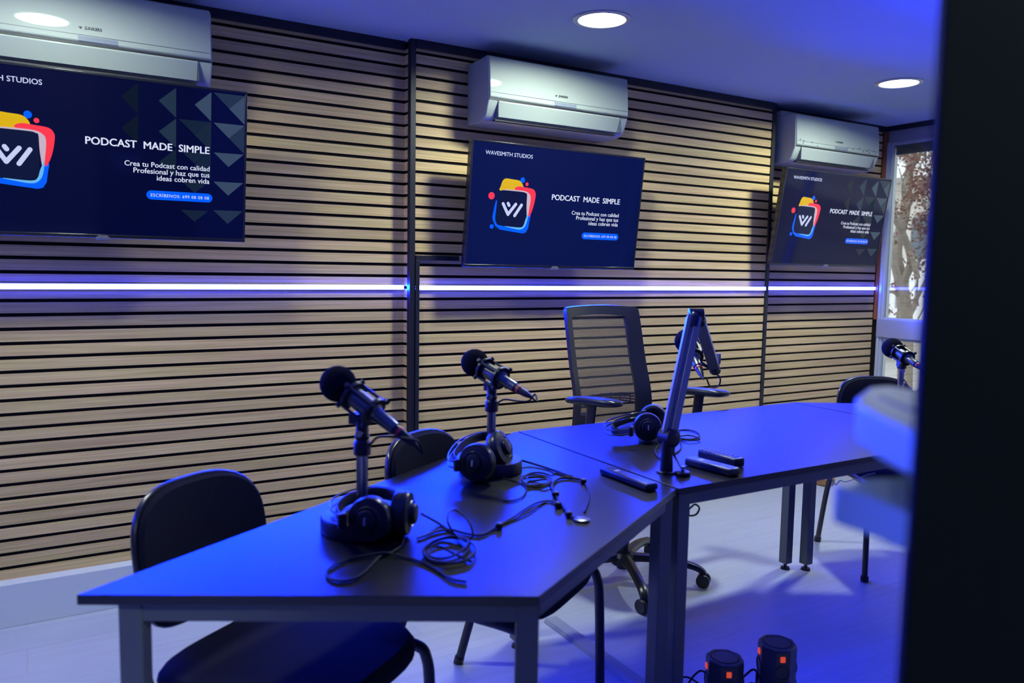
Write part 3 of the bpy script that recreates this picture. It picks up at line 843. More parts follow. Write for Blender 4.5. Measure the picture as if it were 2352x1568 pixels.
def microphone(P, d, label, lead, ball=.0395):
    """P where it is held, d from the plug to the foam"""
    d = Vector(d).normalized(); P = Vector(P)
    t = thing('microphone', label, 'microphone', P, 0, GRP_M)
    def L(name, prof, m_, n=32): return MB().lathe((0, 0, 0), d, prof, n).build(name, m_, t)
    c = .074; prof = []
    for i in range(13):
        a = PI * i / 12; prof.append((c - ball * 1.02 * math.cos(a), ball * math.sin(a) * (1.0 if a > PI / 2 else .96 + .04 * math.sin(a))))
    prof = [(c - ball * .86, .021)] + [q for q in prof if q[0] > c - ball * .86]
    L('foam_windscreen', prof, FOAM, 36)
    L('body', [(.052, .0), (.052, .0215), (-.040, .0215), (-.043, .0175), (-.046, .0155), (-.098, .0140), (-.100, .010)], MICB)
    L('plug', [(-.098, .008), (-.098, .0112), (-.108, .0112), (-.116, .0112), (-.118, .0108), (-.138, .0095), (-.158, .0050), (-.162, .003)], PLB, 24)
    L('red_ring', [(-.108, .0108), (-.108, .0126), (-.1145, .0126), (-.1145, .0108)], RED, 24)
    # elastic shock mount: two hoops with pegs
    up = Vector((0, 0, 1)); N = (up - d * up.dot(d)).normalized(); B = d.cross(N)
    hoop = MB()
    for s in (.030, -.034):
        hoop.lathe((0, 0, 0), d, [(s - .004, .0265), (s - .004, .0325), (s + .004, .0325), (s + .004, .0265)], 32)
    for k in range(4):
        a = PI / 4 + k * PI / 2; q = (N * math.sin(a) + B * math.cos(a))
        hoop.sweep([q * .031 + d * .036, q * .031 - d * .040], .0038, 8)
        for s in (.036, -.040): hoop.lathe(q * .034 + d * s, q, [(-.004, .003), (-.004, .0055), (.006, .0055), (.006, .002)], 10)
    hoop.box(-N * .036 + Vector((0, 0, -.004)), (.022, .022, .022), math.atan2(d.y, d.x))
    hoop.build('shock_mount', PLB, t)
    MB().sweep([q - P for q in smooth_path(lead, 7)], .0026, 8).build('cable', CABLE, t)
    return t
nn = Vector((-.515, .857, 0))
M1 = px(832, 1214, TZ); z1 = z_on(M1, 925)
mic_stand(M1, z_on(M1, 1032), z1 - .018, 'desk stand with round base nearest the viewer')
d1 = Vector((nn.x * .2, nn.y * .2, .108))
tail1 = Vector((M1.x, M1.y, z1)) - d1.normalized() * .158
D1 = Vector((M1.x, M1.y, z1 - CAMZ)).dot(FV)
microphone((M1.x, M1.y, z1), d1, 'large foam-topped microphone nearest the viewer with a red ring at its tail',
           [tail1, tail1 + Vector((.008, -.012, -.014)), pd(960, 1014, D1 - .08), pd(925, 1005, D1 - .06), pd(872, 1003, D1 - .03), pd(853, 1018, D1), pd(843, 1032, D1)])
M2 = px(1127, 1080, TZ); z2 = z_on(M2, 857)
mic_stand(M2, z_on(M2, 935), z2 - .018, 'desk stand with round base behind the second pair of headphones')
d2 = Vector((-.24 * .2, .96 * .2, .062))
tail2 = Vector((M2.x, M2.y, z2)) - d2.normalized() * .158
D2_ = Vector((M2.x, M2.y, z2 - CAMZ)).dot(FV)
microphone((M2.x, M2.y, z2), d2, 'second foam-topped microphone, left of the office chair, with a cable loop hanging from its tail',
           [tail2, tail2 + Vector((.012, -.010, -.012)), pd(1229, 905, D2_ - .07), pd(1215, 920, D2_ - .07), pd(1190, 921, D2_ - .05), pd(1160, 917, D2_ - .03), pd(1145, 924, D2_), pd(1136, 934, D2_)])
M3 = pd(2064, 960, 3.36); M3.z = TZ; z3 = z_on(M3, 815)
mic_stand(M3, z_on(M3, 840), z3 - .02, 'desk stand on the far right table before the window')
t3v = Vector((.38, .90, .30))
tl3 = Vector((M3.x, M3.y, z3)) - t3v.normalized() * .158
microphone((M3.x, M3.y, z3), t3v, 'microphone before the window at the blurred door edge', [tl3, tl3 + Vector((0, -.015, -.02)), tl3 + Vector((-.01, .03, -.09)), Vector((M3.x + .014, M3.y, z3 - .10))], ball=.043)

# ------------------------------------------------------------------ scissor arm with its microphone
def boom():
    P = px(1530, 1084, TZ)
    t = thing('boom_stand', 'grey scissor microphone arm clamped upright on the middle table', 'microphone arm', P)
    rel = lambda q: Vector(q) - P
    z0 = z_on(P, 1002)
    MB().lathe((0, 0, 0), (0, 0, 1), [(0, .029), (.004, .029), (.0055, .022), (.0055, .010)], 32).build('flange', PLB, t)
    MB().lathe((0, 0, 0), (0, 0, 1), [(.004, .0185), (z0 - TZ - .02, .0150), (z0 - TZ, .0150), (z0 - TZ, .006)], 24).build('post', PLB, t)
    D0 = (P - Vector((0, 0, CAMZ))).dot(FV)
    S0 = pd(1536, 1000, D0); E1 = pd(1594, 728, D0 + .08); E2 = pd(1604, 728, D0 + .11); K = pd(1641, 846, D0 + .40)
    def bar(a, b, w, h, name, m_):
        a = rel(a); b = rel(b); d = (b - a).normalized()
        side = RV - d * RV.dot(d); side.normalize(); dep = d.cross(side)
        R = Matrix((side, dep, d)).transposed()
        mb = MB()
        # grooved profile
        pr = [(-w, -h), (-w * .45, -h), (-w * .35, -h * .6), (w * .0, -h * .6), (w * .12, -h), (w, -h), (w, h), (-w, h)]
        k = len(pr); L_ = (b - a).length
        vs = [a + R @ Vector((p[0], p[1], 0)) for p in pr] + [a + R @ Vector((p[0], p[1], L_)) for p in pr]
        mb.add(vs, [tuple(range(k))[::-1], tuple(range(k, 2 * k))] + [(i, (i + 1) % k, (i + 1) % k + k, i + k) for i in range(k)])
        return mb.build(name, m_, t, bevel=.0012)
    bar(S0, E1, .0205, .016, 'lower_arm', ALU)
    bar(E2, K, .0165, .014, 'upper_arm', ALU)
    def joint(c, ax, r, h, name):
        return MB().lathe(rel(c), ax, [(-h, r * .8), (-h * .9, r), (h * .9, r), (h, r * .8), (h, r * .3)], 28).build(name, PLB, t)
    hz = (RV * .55 - FV * .83); hz.z = 0; hz.normalize()
    joint(S0 + Vector((0, 0, -.005)), hz, .026, .022, 'lower_joint')
    mid = (E1 + E2) / 2
    j = MB()
    for q, dirv in ((E1, (S0 - E1).normalized()), (E2, (K - E2).normalized())):
        a = rel(q) - dirv * .012; b = rel(q) + dirv * .030
        j.sweep([a, a + (b - a) * .3, b], [.012, .0215, .0215], 12, sx=.95, sy=.85)
    j.lathe(rel(mid) + Vector((0, 0, .008)), RV, [(-.022, .012), (-.020, .018), (.020, .018), (.022, .012)], 24)
    j.build('elbow_joint', PLBS, t)
    joint(S0 - Vector((0, 0, .03)), (0, 0, 1), .0185, .022, 'swivel_socket')
    kj = MB().sweep([rel(K) + (E2 - K).normalized() * .02, rel(K) - (E2 - K).normalized() * .018], .019, 10, sx=1.0, sy=.9)
    kj.build('end_joint', PLBS, t)
    MB().sweep([rel(K), rel(K) + RV * .012 + Vector((0, 0, .02)), rel(K) + RV * .012 + Vector((0, 0, .05))], .008, 8).build('lever', ALU, t)
    # carrier from the end joint to the shock mount
    H = pd(1588, 808, D0 + .40)
    MB().sweep([rel(K) - Vector((0, 0, .004)), rel(K) * .5 + rel(H) * .5 - Vector((0, 0, .012)), rel(H) + Vector((0, 0, -.0))], .0065, 8).build('mount_rod', PLB, t)
    dv = (pd(1577, 783, D0 + .466) - H).normalized()
    return t, H, dv, D0, K
t, H, dv, D0, K = boom()
Pm = H
tl = Pm - dv * .16
microphone(Pm, dv, 'microphone hanging behind the scissor arm with a red-ringed plug and a cable loop',
           [tl, tl - dv * .012, pd(1622, 868, D0 + .25), pd(1632, 888, D0 + .28), pd(1650, 887, D0 + .37), pd(1654, 868, D0 + .38), K - Vector((0, 0, .012))], ball=.041)

# ------------------------------------------------------------------ headphones
def headphones(label, A_, nA, B_, nB, wire, strap, rc=.047):
    A_ = Vector(A_); B_ = Vector(B_)
    o = Vector(((A_.x + B_.x) / 2, (A_.y + B_.y) / 2, TZ))
    t = thing('headphones', label, 'headphones', o, 0, 'studio headphones on the tables')
    for c, n in ((A_, nA), (B_, nB)):
        n = Vector(n).normalized(); c = c - o
        cup = MB().lathe(c, n, [(-.006, .030), (-.006, rc * .96), (.004, rc), (.012, rc * .93), (.016, rc * .62), (.0175, rc * .45), (.017, .004)], 40).build('ear_cup', PLBS, t)
        MB().lathe(c, n, [(-.005, .018), (-.005, rc * .98), (-.010, rc * 1.0), (-.019, rc * .93), (-.022, rc * .78), (-.019, rc * .55), (-.010, rc * .45)], 36).build('ear_pad', LEATH, cup)
        MB().lathe(c, n, [(.014, rc * .44), (.021, rc * .46), (.0265, rc * .42), (.028, rc * .30), (.0285, .004)], 28).build('cap', PLB, cup)
        MB().lathe(c, n, [(.0155, rc * .56), (.0185, rc * .585), (.0155, rc * .61)], 36).build('cap_ring', mat('dark_chrome', (.12, .125, .13), .3, metal=.8), cup)
        u = Vector((0, 0, 1)); u = (u - n * u.dot(n)).normalized(); s = n.cross(u)
        MB().add([c + n * .0292 + u * (a * .008) + s * (b * .0022) for a, b in ((-1, -1), (1, -1), (1, 1), (-1, 1))] + [c + n * .0280 + u * (a * .008) + s * (b * .0022) for a, b in ((-1, -1), (1, -1), (1, 1), (-1, 1))],
                 [(0, 1, 2, 3), (4, 5, 6, 7), (0, 1, 5, 4), (1, 2, 6, 5), (2, 3, 7, 6), (3, 0, 4, 7)]).build('brand_mark', LABEL, cup, smooth=False)
    for dz in (.008, -.008):
        MB().sweep([Vector(q) - o + Vector((0, 0, dz)) for q in smooth_path(wire, 7)], .0022, 8).build('headband_wire', PLBS, t)
    MB().sweep([Vector(q) - o for q in smooth_path(strap, 7)], .014, 10, sx=.22, sy=1.0, up=(0, 0, 1)).build('headband_strap', LEATH, t)
    for c, q in ((A_, wire[0]), (B_, wire[-1])):
        MB().box(Vector(q) - o, (.018, .012, .032), math.atan2((c - Vector(q)).y, (c - Vector(q)).x)).build('slider', PLB, t, bevel=.003)
    return t
zc = TZ + .049
toCam = -Vector((FV.x, FV.y, 0)).normalized(); rt = Vector((RV.x, RV.y, 0)).normalized()
A1 = px(850, 1192, zc); B1 = px(928, 1178, zc)
wz = zc + .006
w1 = [px(786, 1196, wz), px(760, 1178, wz), px(764, 1155, wz), px(798, 1136, wz), px(855, 1126, wz), px(905, 1132, wz), px(924, 1150, wz)]
s1 = [px(782, 1196, wz), px(774, 1172, wz), px(795, 1150, wz), px(830, 1137, wz), px(870, 1132, wz), px(908, 1140, wz), px(925, 1158, wz)]
headphones('black studio headphones standing round the base of the nearest microphone stand', A1, toCam + rt * -.25 + Vector((0, 0, .12)), B1, rt + toCam * .12, w1, s1)
A2 = px(1095, 1062, TZ + .052); B2 = px(1150, 1030, TZ + .068)
w2 = [px(1050, 1068, wz), px(1030, 1062, wz), px(1034, 1040, wz), px(1058, 1015, wz), px(1095, 1000, wz), px(1130, 998, wz), px(1146, 1008, wz + .02)]
s2 = [px(1052, 1064, wz), px(1042, 1052, wz), px(1054, 1030, wz), px(1080, 1011, wz), px(1108, 1002, wz), px(1134, 1004, wz), px(1146, 1012, wz + .01)]
headphones('black studio headphones leaning at the second microphone stand', A2, toCam + rt * -.45 + Vector((0, 0, .15)), B2, rt * .9 + toCam * .35 + Vector((0, 0, .40)), w2, s2, rc=.051)
A3 = px(1487, 980, TZ + .05); B3 = px(1500, 958, TZ + .05)
w3 = [px(1450, 990, wz), px(1415, 994, wz - .01), px(1394, 990, wz - .015), px(1390, 976, wz - .005), px(1410, 965, wz + .01), px(1450, 955, wz + .02), px(1478, 952, wz + .01)]
s3 = [px(1450, 985, wz), px(1425, 992, wz - .02), px(1408, 988, wz - .02), px(1408, 978, wz - .01), px(1425, 968, wz), px(1450, 960, wz + .005), px(1478, 956, wz + .005)]
headphones('black headphones lying in front of the office chair, band to the left', A3, toCam + rt * -.05 + Vector((0, 0, .10)), B3, -toCam + rt * .2, w3, s3)

# ------------------------------------------------------------------ cables on the tables
def tcable(paths, label, r=.0024, name='cable', n=7, extra=None, cat='cable'):
    pts = []
    for q in paths:
        z = q[2] if len(q) > 2 else 0
        pts.append(px(q[0], q[1], TZ + r + .0008 + z))
    mb = MB().sweep(smooth_path(pts, n), r, 8)
    if extra:
        mb.build(name, CABLE)
    return tag(mb.build(name, CABLE), label, cat, 'black cables on the tables')
c4 = lambda x, y, z=0: (700 + x / 2.613, 780 + y / 2.613, z)
tcable([c4(540, 1110, .016), c4(580, 1150), c4(592, 1200), c4(575, 1240), c4(520, 1275), c4(450, 1303), c4(400, 1350), c4(350, 1400), c4(280, 1438), c4(200, 1447), c4(140, 1425), c4(135, 1385), c4(190, 1345), c4(300, 1308), c4(420, 1285, .004), c4(500, 1280, .004), c4(600, 1305), c4(720, 1340), c4(800, 1385), c4(880, 1435), c4(970, 1452)],
       'thin cable looping in front of the nearest headphones and running right to the table edge')
pts = [c4(700, 1045, .03), c4(745, 1068, .015), c4(810, 1105), c4(880, 1150), c4(950, 1195, .004), c4(985, 1225)]
pts += [c4(985, 1250), c4(950, 1295), c4(870, 1330), c4(780, 1325), c4(720, 1285), c4(740, 1235), c4(820, 1195), c4(920, 1190, .004), c4(1000, 1220, .005), c4(1025, 1265, .004), c4(980, 1315, .004), c4(880, 1340, .004), c4(770, 1325, .005), c4(710, 1270, .005), c4(760, 1215, .005), c4(870, 1182, .006), c4(975, 1200, .008), c4(960, 1250, .008), c4(880, 1300, .006), c4(790, 1310, .006), c4(735, 1275, .006), c4(800, 1240, .008), c4(900, 1285, .006), c4(1000, 1330)]
tcable(pts, 'coiled cable on the near table beside the nearest headphones')
loop = [c4(985, 1205, .004), c4(1008, 1170, .015), c4(995, 1110, .03), c4(955, 1055, .04), c4(905, 1022, .045), c4(865, 1040, .045), c4(858, 1090, .035), c4(880, 1140, .02), c4(910, 1178, .008), c4(960, 1210, .008)]
tcable(loop, 'single cable loop standing up from the coil on the near table', r=.002)
tcable([(958, 1236), (982, 1228), (1010, 1219), (1040, 1217), (1075, 1226), (1105, 1228), (1135, 1213), (1148, 1205, .003)], 'cable running from the nearest headphones to the knotted cord', r=.0026)
# knotted cord with beads
cord = thing('knotted_cord', 'black knotted cord ending in a small silvery disc on the near table', 'cord', px(1240, 1130, TZ))
o = Vector(cord.location)
def cordpart(name, pts, r, m_=CABLE, **k):
    return MB().sweep([px(a, b, TZ + r + .001 + (c[0] if c else 0)) - o for a, b, *c in pts] if False else [q - o for q in smooth_path([px(p[0], p[1], TZ + r + .001 + (p[2] if len(p) > 2 else 0)) for p in pts], 7)], r, 8, **k).build(name, m_, cord)
cordpart('strand', [(1148, 1205), (1180, 1186), (1220, 1160), (1250, 1150), (1270, 1152), (1285, 1160)], .0024)
cordpart('strand', [(1148, 1205), (1190, 1188), (1222, 1172), (1245, 1156), (1262, 1150), (1284, 1158, .002)], .002)
cordpart('strand', [(1275, 1133), (1268, 1118), (1275, 1104), (1292, 1097), (1312, 1097), (1340, 1102)], .0034)
cordpart('strand', [(1340, 1104), (1350, 1122), (1353, 1142), (1349, 1160), (1342, 1176)], .002)
cordpart('strand', [(1275, 1133), (1283, 1150), (1295, 1166), (1310, 1184), (1325, 1192)], .0034)
for (a, b, r) in ((1146, 1206, .009), (1340, 1104, .009), (1276, 1134, .010), (1281, 1158, .0095), (1306, 1180, .009)):
    MB().lathe(px(a, b, TZ + r * .8) - o, (0, 0, 1), [(-r * .8, r * .4), (-r * .5, r * .85), (0, r), (r * .5, r * .85), (r * .8, r * .4)], 14).build('knot', PLB, cord)
MB().lathe(px(1336, 1196, TZ) - o, (0, 0, 1), [(.0005, .017), (.002, .0185), (.005, .0185), (.006, .016), (.006, .004)], 28).build('disc', mat('dull_silver', (.25, .26, .27), .3, metal=.9), cord)
c7 = lambda x, y, z=0: (1000 + x / 5.2275, 960 + y / 5.2275, z)
tcable([c7(860, 478, .03), c7(1000, 500, .012), c7(1120, 530, .004), c7(1300, 585), c7(1450, 635), c7(1570, 680), c7(1640, 700)], 'straight cable running right from the second microphone stand', r=.0032)
tcable([c7(1050, 700), c7(1150, 660, .003), c7(1260, 655, .004), c7(1380, 690, .004), c7(1390, 740, .003), c7(1310, 790), c7(1180, 805), c7(1080, 790), c7(1040, 740, .004), c7(1100, 690, .006), c7(1230, 680, .008), c7(1350, 705, .008), c7(1385, 755, .006), c7(1300, 815, .003), c7(1200, 825), c7(1100, 800, .004), c7(1120, 760, .006), c7(1240, 745, .008), c7(1330, 720, .008), c7(1250, 700, .010), c7(1120, 710, .010)],
       'small coiled cable right of the second microphone stand', r=.0026)
tcable([c7(780, 712), c7(900, 740), c7(1000, 770), c7(1070, 805), c7(1092, 860), c7(1060, 930), c7(980, 975), c7(880, 995), c7(800, 990)], 'thin cable curling forward from the small coil of the second stand', r=.0018)
tcable([c7(1380, 690), c7(1450, 660), c7(1550, 690), c7(1600, 700)], 'short thin cable between the small coil and the straight cable', r=.0018)
c8 = lambda x, y, z=0: (1370 + x / 6.533, 930 + y / 6.533, z)
tcable([c8(1160, 390, .02), c8(1250, 375), c8(1360, 370), c8(1480, 395), c8(1545, 440), c8(1510, 490), c8(1400, 515), c8(1250, 525), c8(1180, 500), c8(1240, 470, .004), c8(1400, 455, .004), c8(1520, 490, .004), c8(1545, 515, .003), c8(1400, 520, .005), c8(1200, 480, .006), c8(1140, 430, .02)], 'looped cable behind the scissor arm on the middle table', r=.0022)
tcable([c8(1100, 500, .04), c8(1180, 520, .01), c8(1250, 560), c8(1275, 620), c8(1230, 690), c8(1150, 730)], 'cable arc right of the scissor arm post', r=.0022)
tcable([c8(1010, 560, .01), c8(950, 590), c8(890, 650), c8(880, 710), c8(920, 770), c8(960, 800)], 'cable arc left of the scissor arm post', r=.0022)
tcable([c8(1130, 680, .05), c8(1180, 780, .03), c8(1230, 870, .018), c8(1290, 985, .012)], 'taut cable from the scissor arm down to the small round puck', r=.0030)
puck = thing('cable_puck', 'small round dark puck on the table at the foot of the scissor arm', 'puck', px(1568, 1090, TZ))
MB().lathe((0, 0, 0), (0, 0, 1), [(0, .020), (.002, .0215), (.007, .0215), (.010, .019), (.011, .006)], 28).build('base', PLB, puck)
MB().lathe((0, 0, 0), (0, 0, 1), [(.010, .0055), (.024, .0045), (.024, .002)], 14).build('stem', CHROME, puck)

# ------------------------------------------------------------------ remote controls
def remote(a, b, w, h, label, buttons=0, rnd=.006):
    a = Vector(a); b = Vector(b); c = (a + b) / 2; d = b - a
    t = thing('remote_control', label, 'remote control', (c.x, c.y, TZ), math.atan2(d.y, d.x), 'remote controls on the tables')
    L = d.length
    MB().box((0, 0, h / 2 + .0008), (L, w, h)).build('body', PLBS, t, bevel=rnd, seg=4)
    if buttons:
        for i in range(buttons):
            for j in range(3):
                x = -L * .42 + L * .78 * i / (buttons - 1); y = (j - 1) * w * .27
                MB().lathe((x, y, h - .0005), (0, 0, 1), [(0, w * .10), (.0022, w * .10), (.0030, w * .07), (.003, .0005)], 10).build('button', mat('grey_button', (.07, .075, .09), .45), t)
    else:
        MB().box((-L * .23, 0, h + .0006), (.012, w * .4, .0012)).build('button', LABEL, t)
        MB().box((L * .05, 0, h + .0006), (L * .28, w * .5, .0010)).build('touch_pad', PLB, t, bevel=.0004)
        MB().cyl((L * .38, 0, h), (L * .38, 0, h + .0016), .003, 10).build('button', LABEL, t)
    return t
remote(px(1389, 1086, TZ), px(1499, 1128, TZ), .040, .019, 'slim dark remote control on the table seam, left of the scissor arm')
remote(px(1582, 1066, TZ), px(1690, 1094, TZ), .044, .022, 'thick smooth remote control, nearer of the two lying right of the scissor arm')
remote(px(1612, 1050, TZ), px(1700, 1074, TZ), .042, .027, 'remote control with rows of buttons, farther of the two right of the scissor arm', 8)

# ------------------------------------------------------------------ on the floor
def tower(P, h, rz, label, r=.052):
    t = thing('power_tower', label, 'power strip', P, rz, 'socket towers on the floor')
    def octo(rr): return [(rr * math.cos(PI / 8 + k * PI / 4), rr * math.sin(PI / 8 + k * PI / 4)) for k in range(8)]
    MB().prism(octo(r + .006), 0, .018).build('foot', PLB, t, bevel=.003)
    MB().prism(octo(r), .018, h - .006).build('body', mat('tower_plastic', (.045, .05, .055), .35), t, bevel=.0025)
    MB().prism(octo(r * .985), h - .006, h).build('top_cap', mat('cap_grey', (.13, .13, .15), .35), t, bevel=.003)
    MB().lathe((0, 0, h - .0005), (0, 0, 1), [(0, r * .78), (.0015, r * .76), (.0018, r * .70), (.0004, r * .68)], 32).build('cap_ring', PLB, t)
    ri = r * math.cos(PI / 8)
    for k in range(8):
        if k % 2: continue
        a = k * PI / 4; n = Vector((math.cos(a), math.sin(a), 0))
        sw = MB().box(n * (ri + .0015) + Vector((0, 0, h - .026)), (.004, .013, .015), a).build('switch', REDS, t, bevel=.0008)
        z = h - .064
        while z > .04:
            so = MB().lathe(n * ri + Vector((0, 0, z)), n, [(-.001, .020), (.002, .0205), (.002, .0175), (-.006, .0170), (-.006, .001)], 24).build('socket', PLB, t)
            for s in (-1, 1):
                sd = Vector((-n.y, n.x, 0)) * (.0085 * s)
                MB().cyl(n * (ri - .0055) + sd + Vector((0, 0, z)), n * (ri - .0045) + sd + Vector((0, 0, z)), .0024, 8).build('pin_hole', CHROME, so)
            z -= .046
    return t
PT1 = px(1665, 1508, .25); PT1.z = 0
PT2 = px(1786, 1474, .29); PT2.z = 0
tower(PT1, .25, math.radians(-32), 'shorter octagonal socket tower with red switches, left of the two on the floor')
tower(PT2, .29, math.radians(-32), 'taller octagonal socket tower with red switches, right of the two on the floor')
def fcable(pts, label, r=.003):
    return tag(MB().sweep(smooth_path(pts, 8), r, 8).build('cable', CABLE), label, 'cable', 'black cables between the socket towers')
rr = Vector((rt.x, rt.y, 0))
lp = PT1 - rr * .052
fcable([lp + Vector((0, 0, .205)), lp - rr * .018 + Vector((0, 0, .207)), lp - rr * .045 + Vector((0, 0, .17)), lp - rr * .05 + Vector((0, 0, .10)), lp - rr * .03 + Vector((0, 0, .03)), lp - rr * .10 + Vector((0, 0, .004))], 'cable plugged in high on the left side of the shorter socket tower')
rp = PT1 + rr * .050
fcable([rp + Vector((0, 0, .19)), rp + rr * .028 + Vector((0, 0, .215)), rp + rr * .042 + Vector((0, 0, .20)), rp + rr * .034 + Vector((0, 0, .165)), rp + rr * .008 + Vector((0, 0, .12)), rp + rr * .02 + Vector((0, 0, .03)), rp + rr * .06 + Vector((0, 0, .004))], 'cable arching up between the two socket towers')
for i in range(3):
    k = i * .012
    fcable([rp + Vector((0, 0, .16 - k)), rp + rr * (.03 + k) + Vector((0, 0, .175 - k)), rp + rr * (.05 + k * .4) + Vector((0, 0, .14 - k)), rp + rr * (.02 + k) + Vector((0, 0, .09 - k)) + toCam * .02, rp + rr * .035 + toCam * (.02 + k) + Vector((0, 0, .03)), rp + rr * (.02 + k) + toCam * .09 + Vector((0, 0, .004))],
           ['outer cable of the tangle between the socket towers', 'middle cable of the tangle between the socket towers', 'inner cable of the tangle between the socket towers'][i], .0035)
fcable([px(1552, 1562, .004), px(1562, 1556, .03), px(1580, 1555, .035), px(1600, 1566, .02), px(1625, 1585, .004), px(1640, 1600, .004)], 'cable rising beside the table leg left of the socket towers')
duct = MB().extr([(-.033, 0), (-.022, .013), (.022, .013), (.033, 0)], -.45, .42)
R90 = Matrix.Rotation(math.radians(88.5), 3, 'Z')
duct.v = [R90 @ v + Vector((1.60, 1.93, .0006)) for v in duct.v]
tag(duct.build('cable_duct', mat('duct_pvc', (.30, .33, .36), .35), bevel=.001), 'flat grey cable duct lying on the floor under the tables', 'cable duct')
wb = px(1893, 1112, 0)
tag(MB().lathe(wb, (0, 0, 1), [(0, .045), (.006, .056), (.045, .062), (.050, .058), (.050, .004)], 28).build('wooden_block', mat('orange_wood', (.42, .20, .07), .5)), 'small round orange wooden block on the floor near the slatted wall', 'block')
uc = [pd(1573, 1172, 2.18), pd(1583, 1168, 2.20), pd(1596, 1158, 2.22), pd(1606, 1166, 2.22), pd(1600, 1180, 2.21), pd(1586, 1184, 2.20), pd(1575, 1178, 2.18)]
hl = thing('hanging_cable', 'black cable loop hanging under the corner of the middle table', 'cable', uc[0])
MB().sweep([q - uc[0] for q in smooth_path([uc[0] + Vector((0, 0, .06))] + uc, 6)], .0026, 8).build('cable', CABLE, hl)
MB().box((0, 0, -.004), (.022, .018, .022)).build('plug', PLB, hl, bevel=.002)
wc = [pd(1905, 1098, 2.93), pd(1914, 1104, 2.93), pd(1920, 1113, 2.93), pd(1930, 1103, 2.95), pd(1942, 1106, 2.95), pd(1975, 1096, 2.95), pd(1992, 1090, 2.95), pd(2010, 1086, 2.95)]
tag(MB().sweep(smooth_path(wc, 6), .0018, 6).build('cable', mat('white_cable', (.6, .6, .65), .5)), 'thin white cable hanging under the right end of the middle table', 'cable')

# ------------------------------------------------------------------ the door at the viewer's right hand
def door():
    f = Vector((FV.x, FV.y, 0)).normalized(); r = Vector((RV.x, RV.y, 0)).normalized()
    h = (f + r * .5150).normalized(); n = Vector((-h.y, h.x, 0))        # n points to the left
    near = f * .40 + r * (.40 * .5150)
    rz = math.atan2(h.y, h.x)
    W = .060; Ln = .42
    c = near + h * (Ln / 2) - n * (W / 2)
    leaf = MB().box(c + Vector((0, 0, 1.10)), (Ln, W, 2.18), rz)
    lo = leaf.build('door_1', DOORM, bevel=.003); lo['kind'] = 'structure'
    o = Vector(lo.location)
    j = MB().box(near + h * .30 - n * (W + .11) + Vector((0, 0, CZ / 2)), (.50, .21, CZ), rz)
    struct(j.build('trim_11', mat('jamb_dark', (.008, .010, .013), .6, spec=.15)))
    # two slabs on the leaf: grip above with a groove along its top, latch below
    zt = 1.2035
    def slab(pts, z1, h, name, bev, m_=HANDM):
        P4 = [px(a, b, z1) - o for a, b in pts]
        return MB().prism([(p.x, p.y) for p in P4], z1 - h - o.z, z1 - o.z).build(name, m_, lo, bevel=bev, seg=4)
    up = slab([(2135, 1002), (2010, 948), (1968, 925), (1966, 908), (1992, 888), (2040, 884), (2135, 900)], zt, .031, 'door_handle', .005)
    slab([(2130, 958), (2018, 912), (2021, 908), (2130, 950)], zt + .0006, .003, 'handle_groove', 0, ACB)
    slab([(2130, 1192), (1990, 1138), (1918, 1117), (1916, 1112), (1990, 1098), (2130, 1092)], 1.148, .027, 'door_latch', .003)
door()

# ------------------------------------------------------------------ outside the window
GZ = -.6
struct(MB().bb((X0 + .1, -14, GZ - .1), (40, 24, GZ)).build('ground', mat('pavement', (.42, .40, .38), .9), smooth=False))
def facade():
    fx = 17.0
    t = thing('apartment_building', 'pale apartment facade with ribbed balconies beyond the window', 'building', (fx, 4, GZ))
    WL = mat('facade_cream', (.62, .57, .50), .9, noise=(1.2, .06)); RB = mat('facade_rib', (.72, .70, .67), .8)
    MB().bb((0, -14, 0), (4, 14, 14)).build('wall', WL, t, smooth=False)
    for k in range(4):
        z = .9 + 3.1 * k
        MB().bb((-.9, -13, z), (.1, 13, z + .28)).build('balcony_slab', RB, t, smooth=False)
        mb = MB()
        for i in range(120): mb.bb((-.88, -13 + i * .217, z + .28), (-.82, -13 + i * .217 + .13, z + 1.35))
        b = mb.build('balustrade', RB, t, smooth=False)
        for i in range(5):
            MB().bb((-.02, -10 + i * 5, z + .4), (.03, -8.2 + i * 5, z + 2.3)).build('window', mat('facade_glass', (.10, .12, .14), .15), t, smooth=False)
    return t
facade()
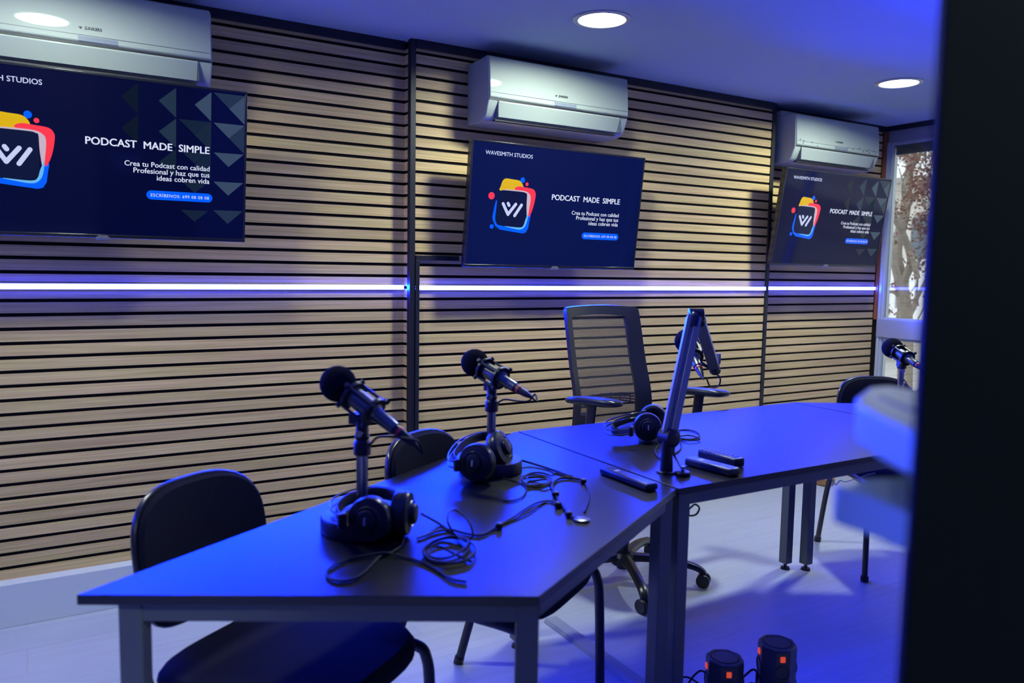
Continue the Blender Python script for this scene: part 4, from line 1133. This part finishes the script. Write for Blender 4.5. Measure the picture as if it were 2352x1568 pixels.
def tree():
    D = 8.6
    base = pd(2082, 900, D); base.z = GZ
    t = thing('street_tree', 'bare-branched tree with dry reddish-brown leaves outside the window', 'tree', base)
    BK = mat('bark', (.20, .165, .13), .9, noise=(14, .3))
    mb = MB()
    def br(pts, r0, r1):
        p = smooth_path([Vector(q) - base for q in pts], 6); k = len(p)
        mb.sweep(p, [r0 + (r1 - r0) * i / (k - 1) for i in range(k)], 8)
        return p
    tips = []
    q = lambda x, y, d=0: pd(x, y, D + d)
    br([base, q(2080, 760), q(2070, 650), q(2058, 578), q(2078, 490, .2), q(2088, 400, .3), q(2100, 300, .3), q(2110, 180, .2)], .085, .03)
    br([q(2070, 655), q(2092, 600, -.2), q(2075, 540, -.4), q(2055, 500, -.5), q(2040, 460, -.6), q(2028, 420, -.6)], .045, .02)
    br([q(2108, 640, -.3), q(2095, 590, -.3), q(2070, 540, -.3), q(2058, 500, -.2), q(2045, 470, -.1)], .03, .02)
    br([q(2062, 575), q(2045, 555, .2), q(2030, 530, .3), q(2010, 500, .4)], .028, .012)
    br([q(2078, 700), q(2055, 672), q(2030, 668), q(2005, 640)], .022, .01)
    br([q(2080, 740), q(2100, 700, .3), q(2108, 680, .3), q(2130, 640, .3)], .04, .02)
    br([q(2088, 400, .3), q(2110, 360), q(2130, 330), q(2160, 300)], .025, .012)
    br([q(2080, 485, .2), q(2100, 450), q(2125, 430), q(2150, 400)], .03, .015)
    rnd = random.Random(5)
    for i in range(46):
        a = Vector((rnd.uniform(-.1, .1), rnd.uniform(-.1, .1), rnd.uniform(.6, 4.0)))
        x = rnd.uniform(2035, 2190); y = rnd.uniform(120, 740)
        s = q(x, y, rnd.uniform(-.6, .6)); e = s + Vector((rnd.uniform(-.3, .3), rnd.uniform(-.35, .35), rnd.uniform(.1, .5)))
        m_ = (s + e) / 2 + Vector((rnd.uniform(-.06, .06),) * 3)
        br([s, m_, e], .010, .004)
    mb.build('branches', BK, t)
    LM = mat('dry_leaf', (.13, .055, .04), .8, noise=(3, .5))
    lv = MB()
    def leaf(c, s):
        ax = Vector((rnd.uniform(-1, 1), rnd.uniform(-1, 1), rnd.uniform(-1, 1))).normalized(); b = ax.orthogonal().normalized(); b = Matrix.Rotation(rnd.uniform(0, 6), 3, ax) @ b
        c2_ = ax.cross(b)
        lv.add([c - b * s, c - b * .3 * s + c2_ * .5 * s + ax * .1 * s, c + b * .4 * s + c2_ * .4 * s, c + b * s, c + b * .4 * s - c2_ * .4 * s, c - b * .3 * s - c2_ * .5 * s + ax * .1 * s], [(0, 1, 2, 3), (0, 3, 4, 5)])
    cl = [(2095, 360, 26, 130), (2112, 430, 26, 150), (2072, 350, 14, 34), (2085, 455, 14, 40), (2060, 485, 18, 34), (2114, 520, 26, 90), (2110, 600, 22, 50), (2050, 560, 14, 12), (2058, 655, 10, 14), (2040, 715, 8, 14), (2150, 380, 40, 160), (2150, 500, 40, 120), (2100, 240, 40, 110), (2095, 690, 14, 12)]
    for (x, y, sp, n) in cl:
        for _ in range(n * 2):
            leaf(pd(rnd.gauss(x, sp * .62), rnd.gauss(y, sp * .75), D + rnd.gauss(0, .35)) - base, rnd.uniform(.014, .030))
    o = lv.build('foliage', LM, t, smooth=False)
    return t
tree()
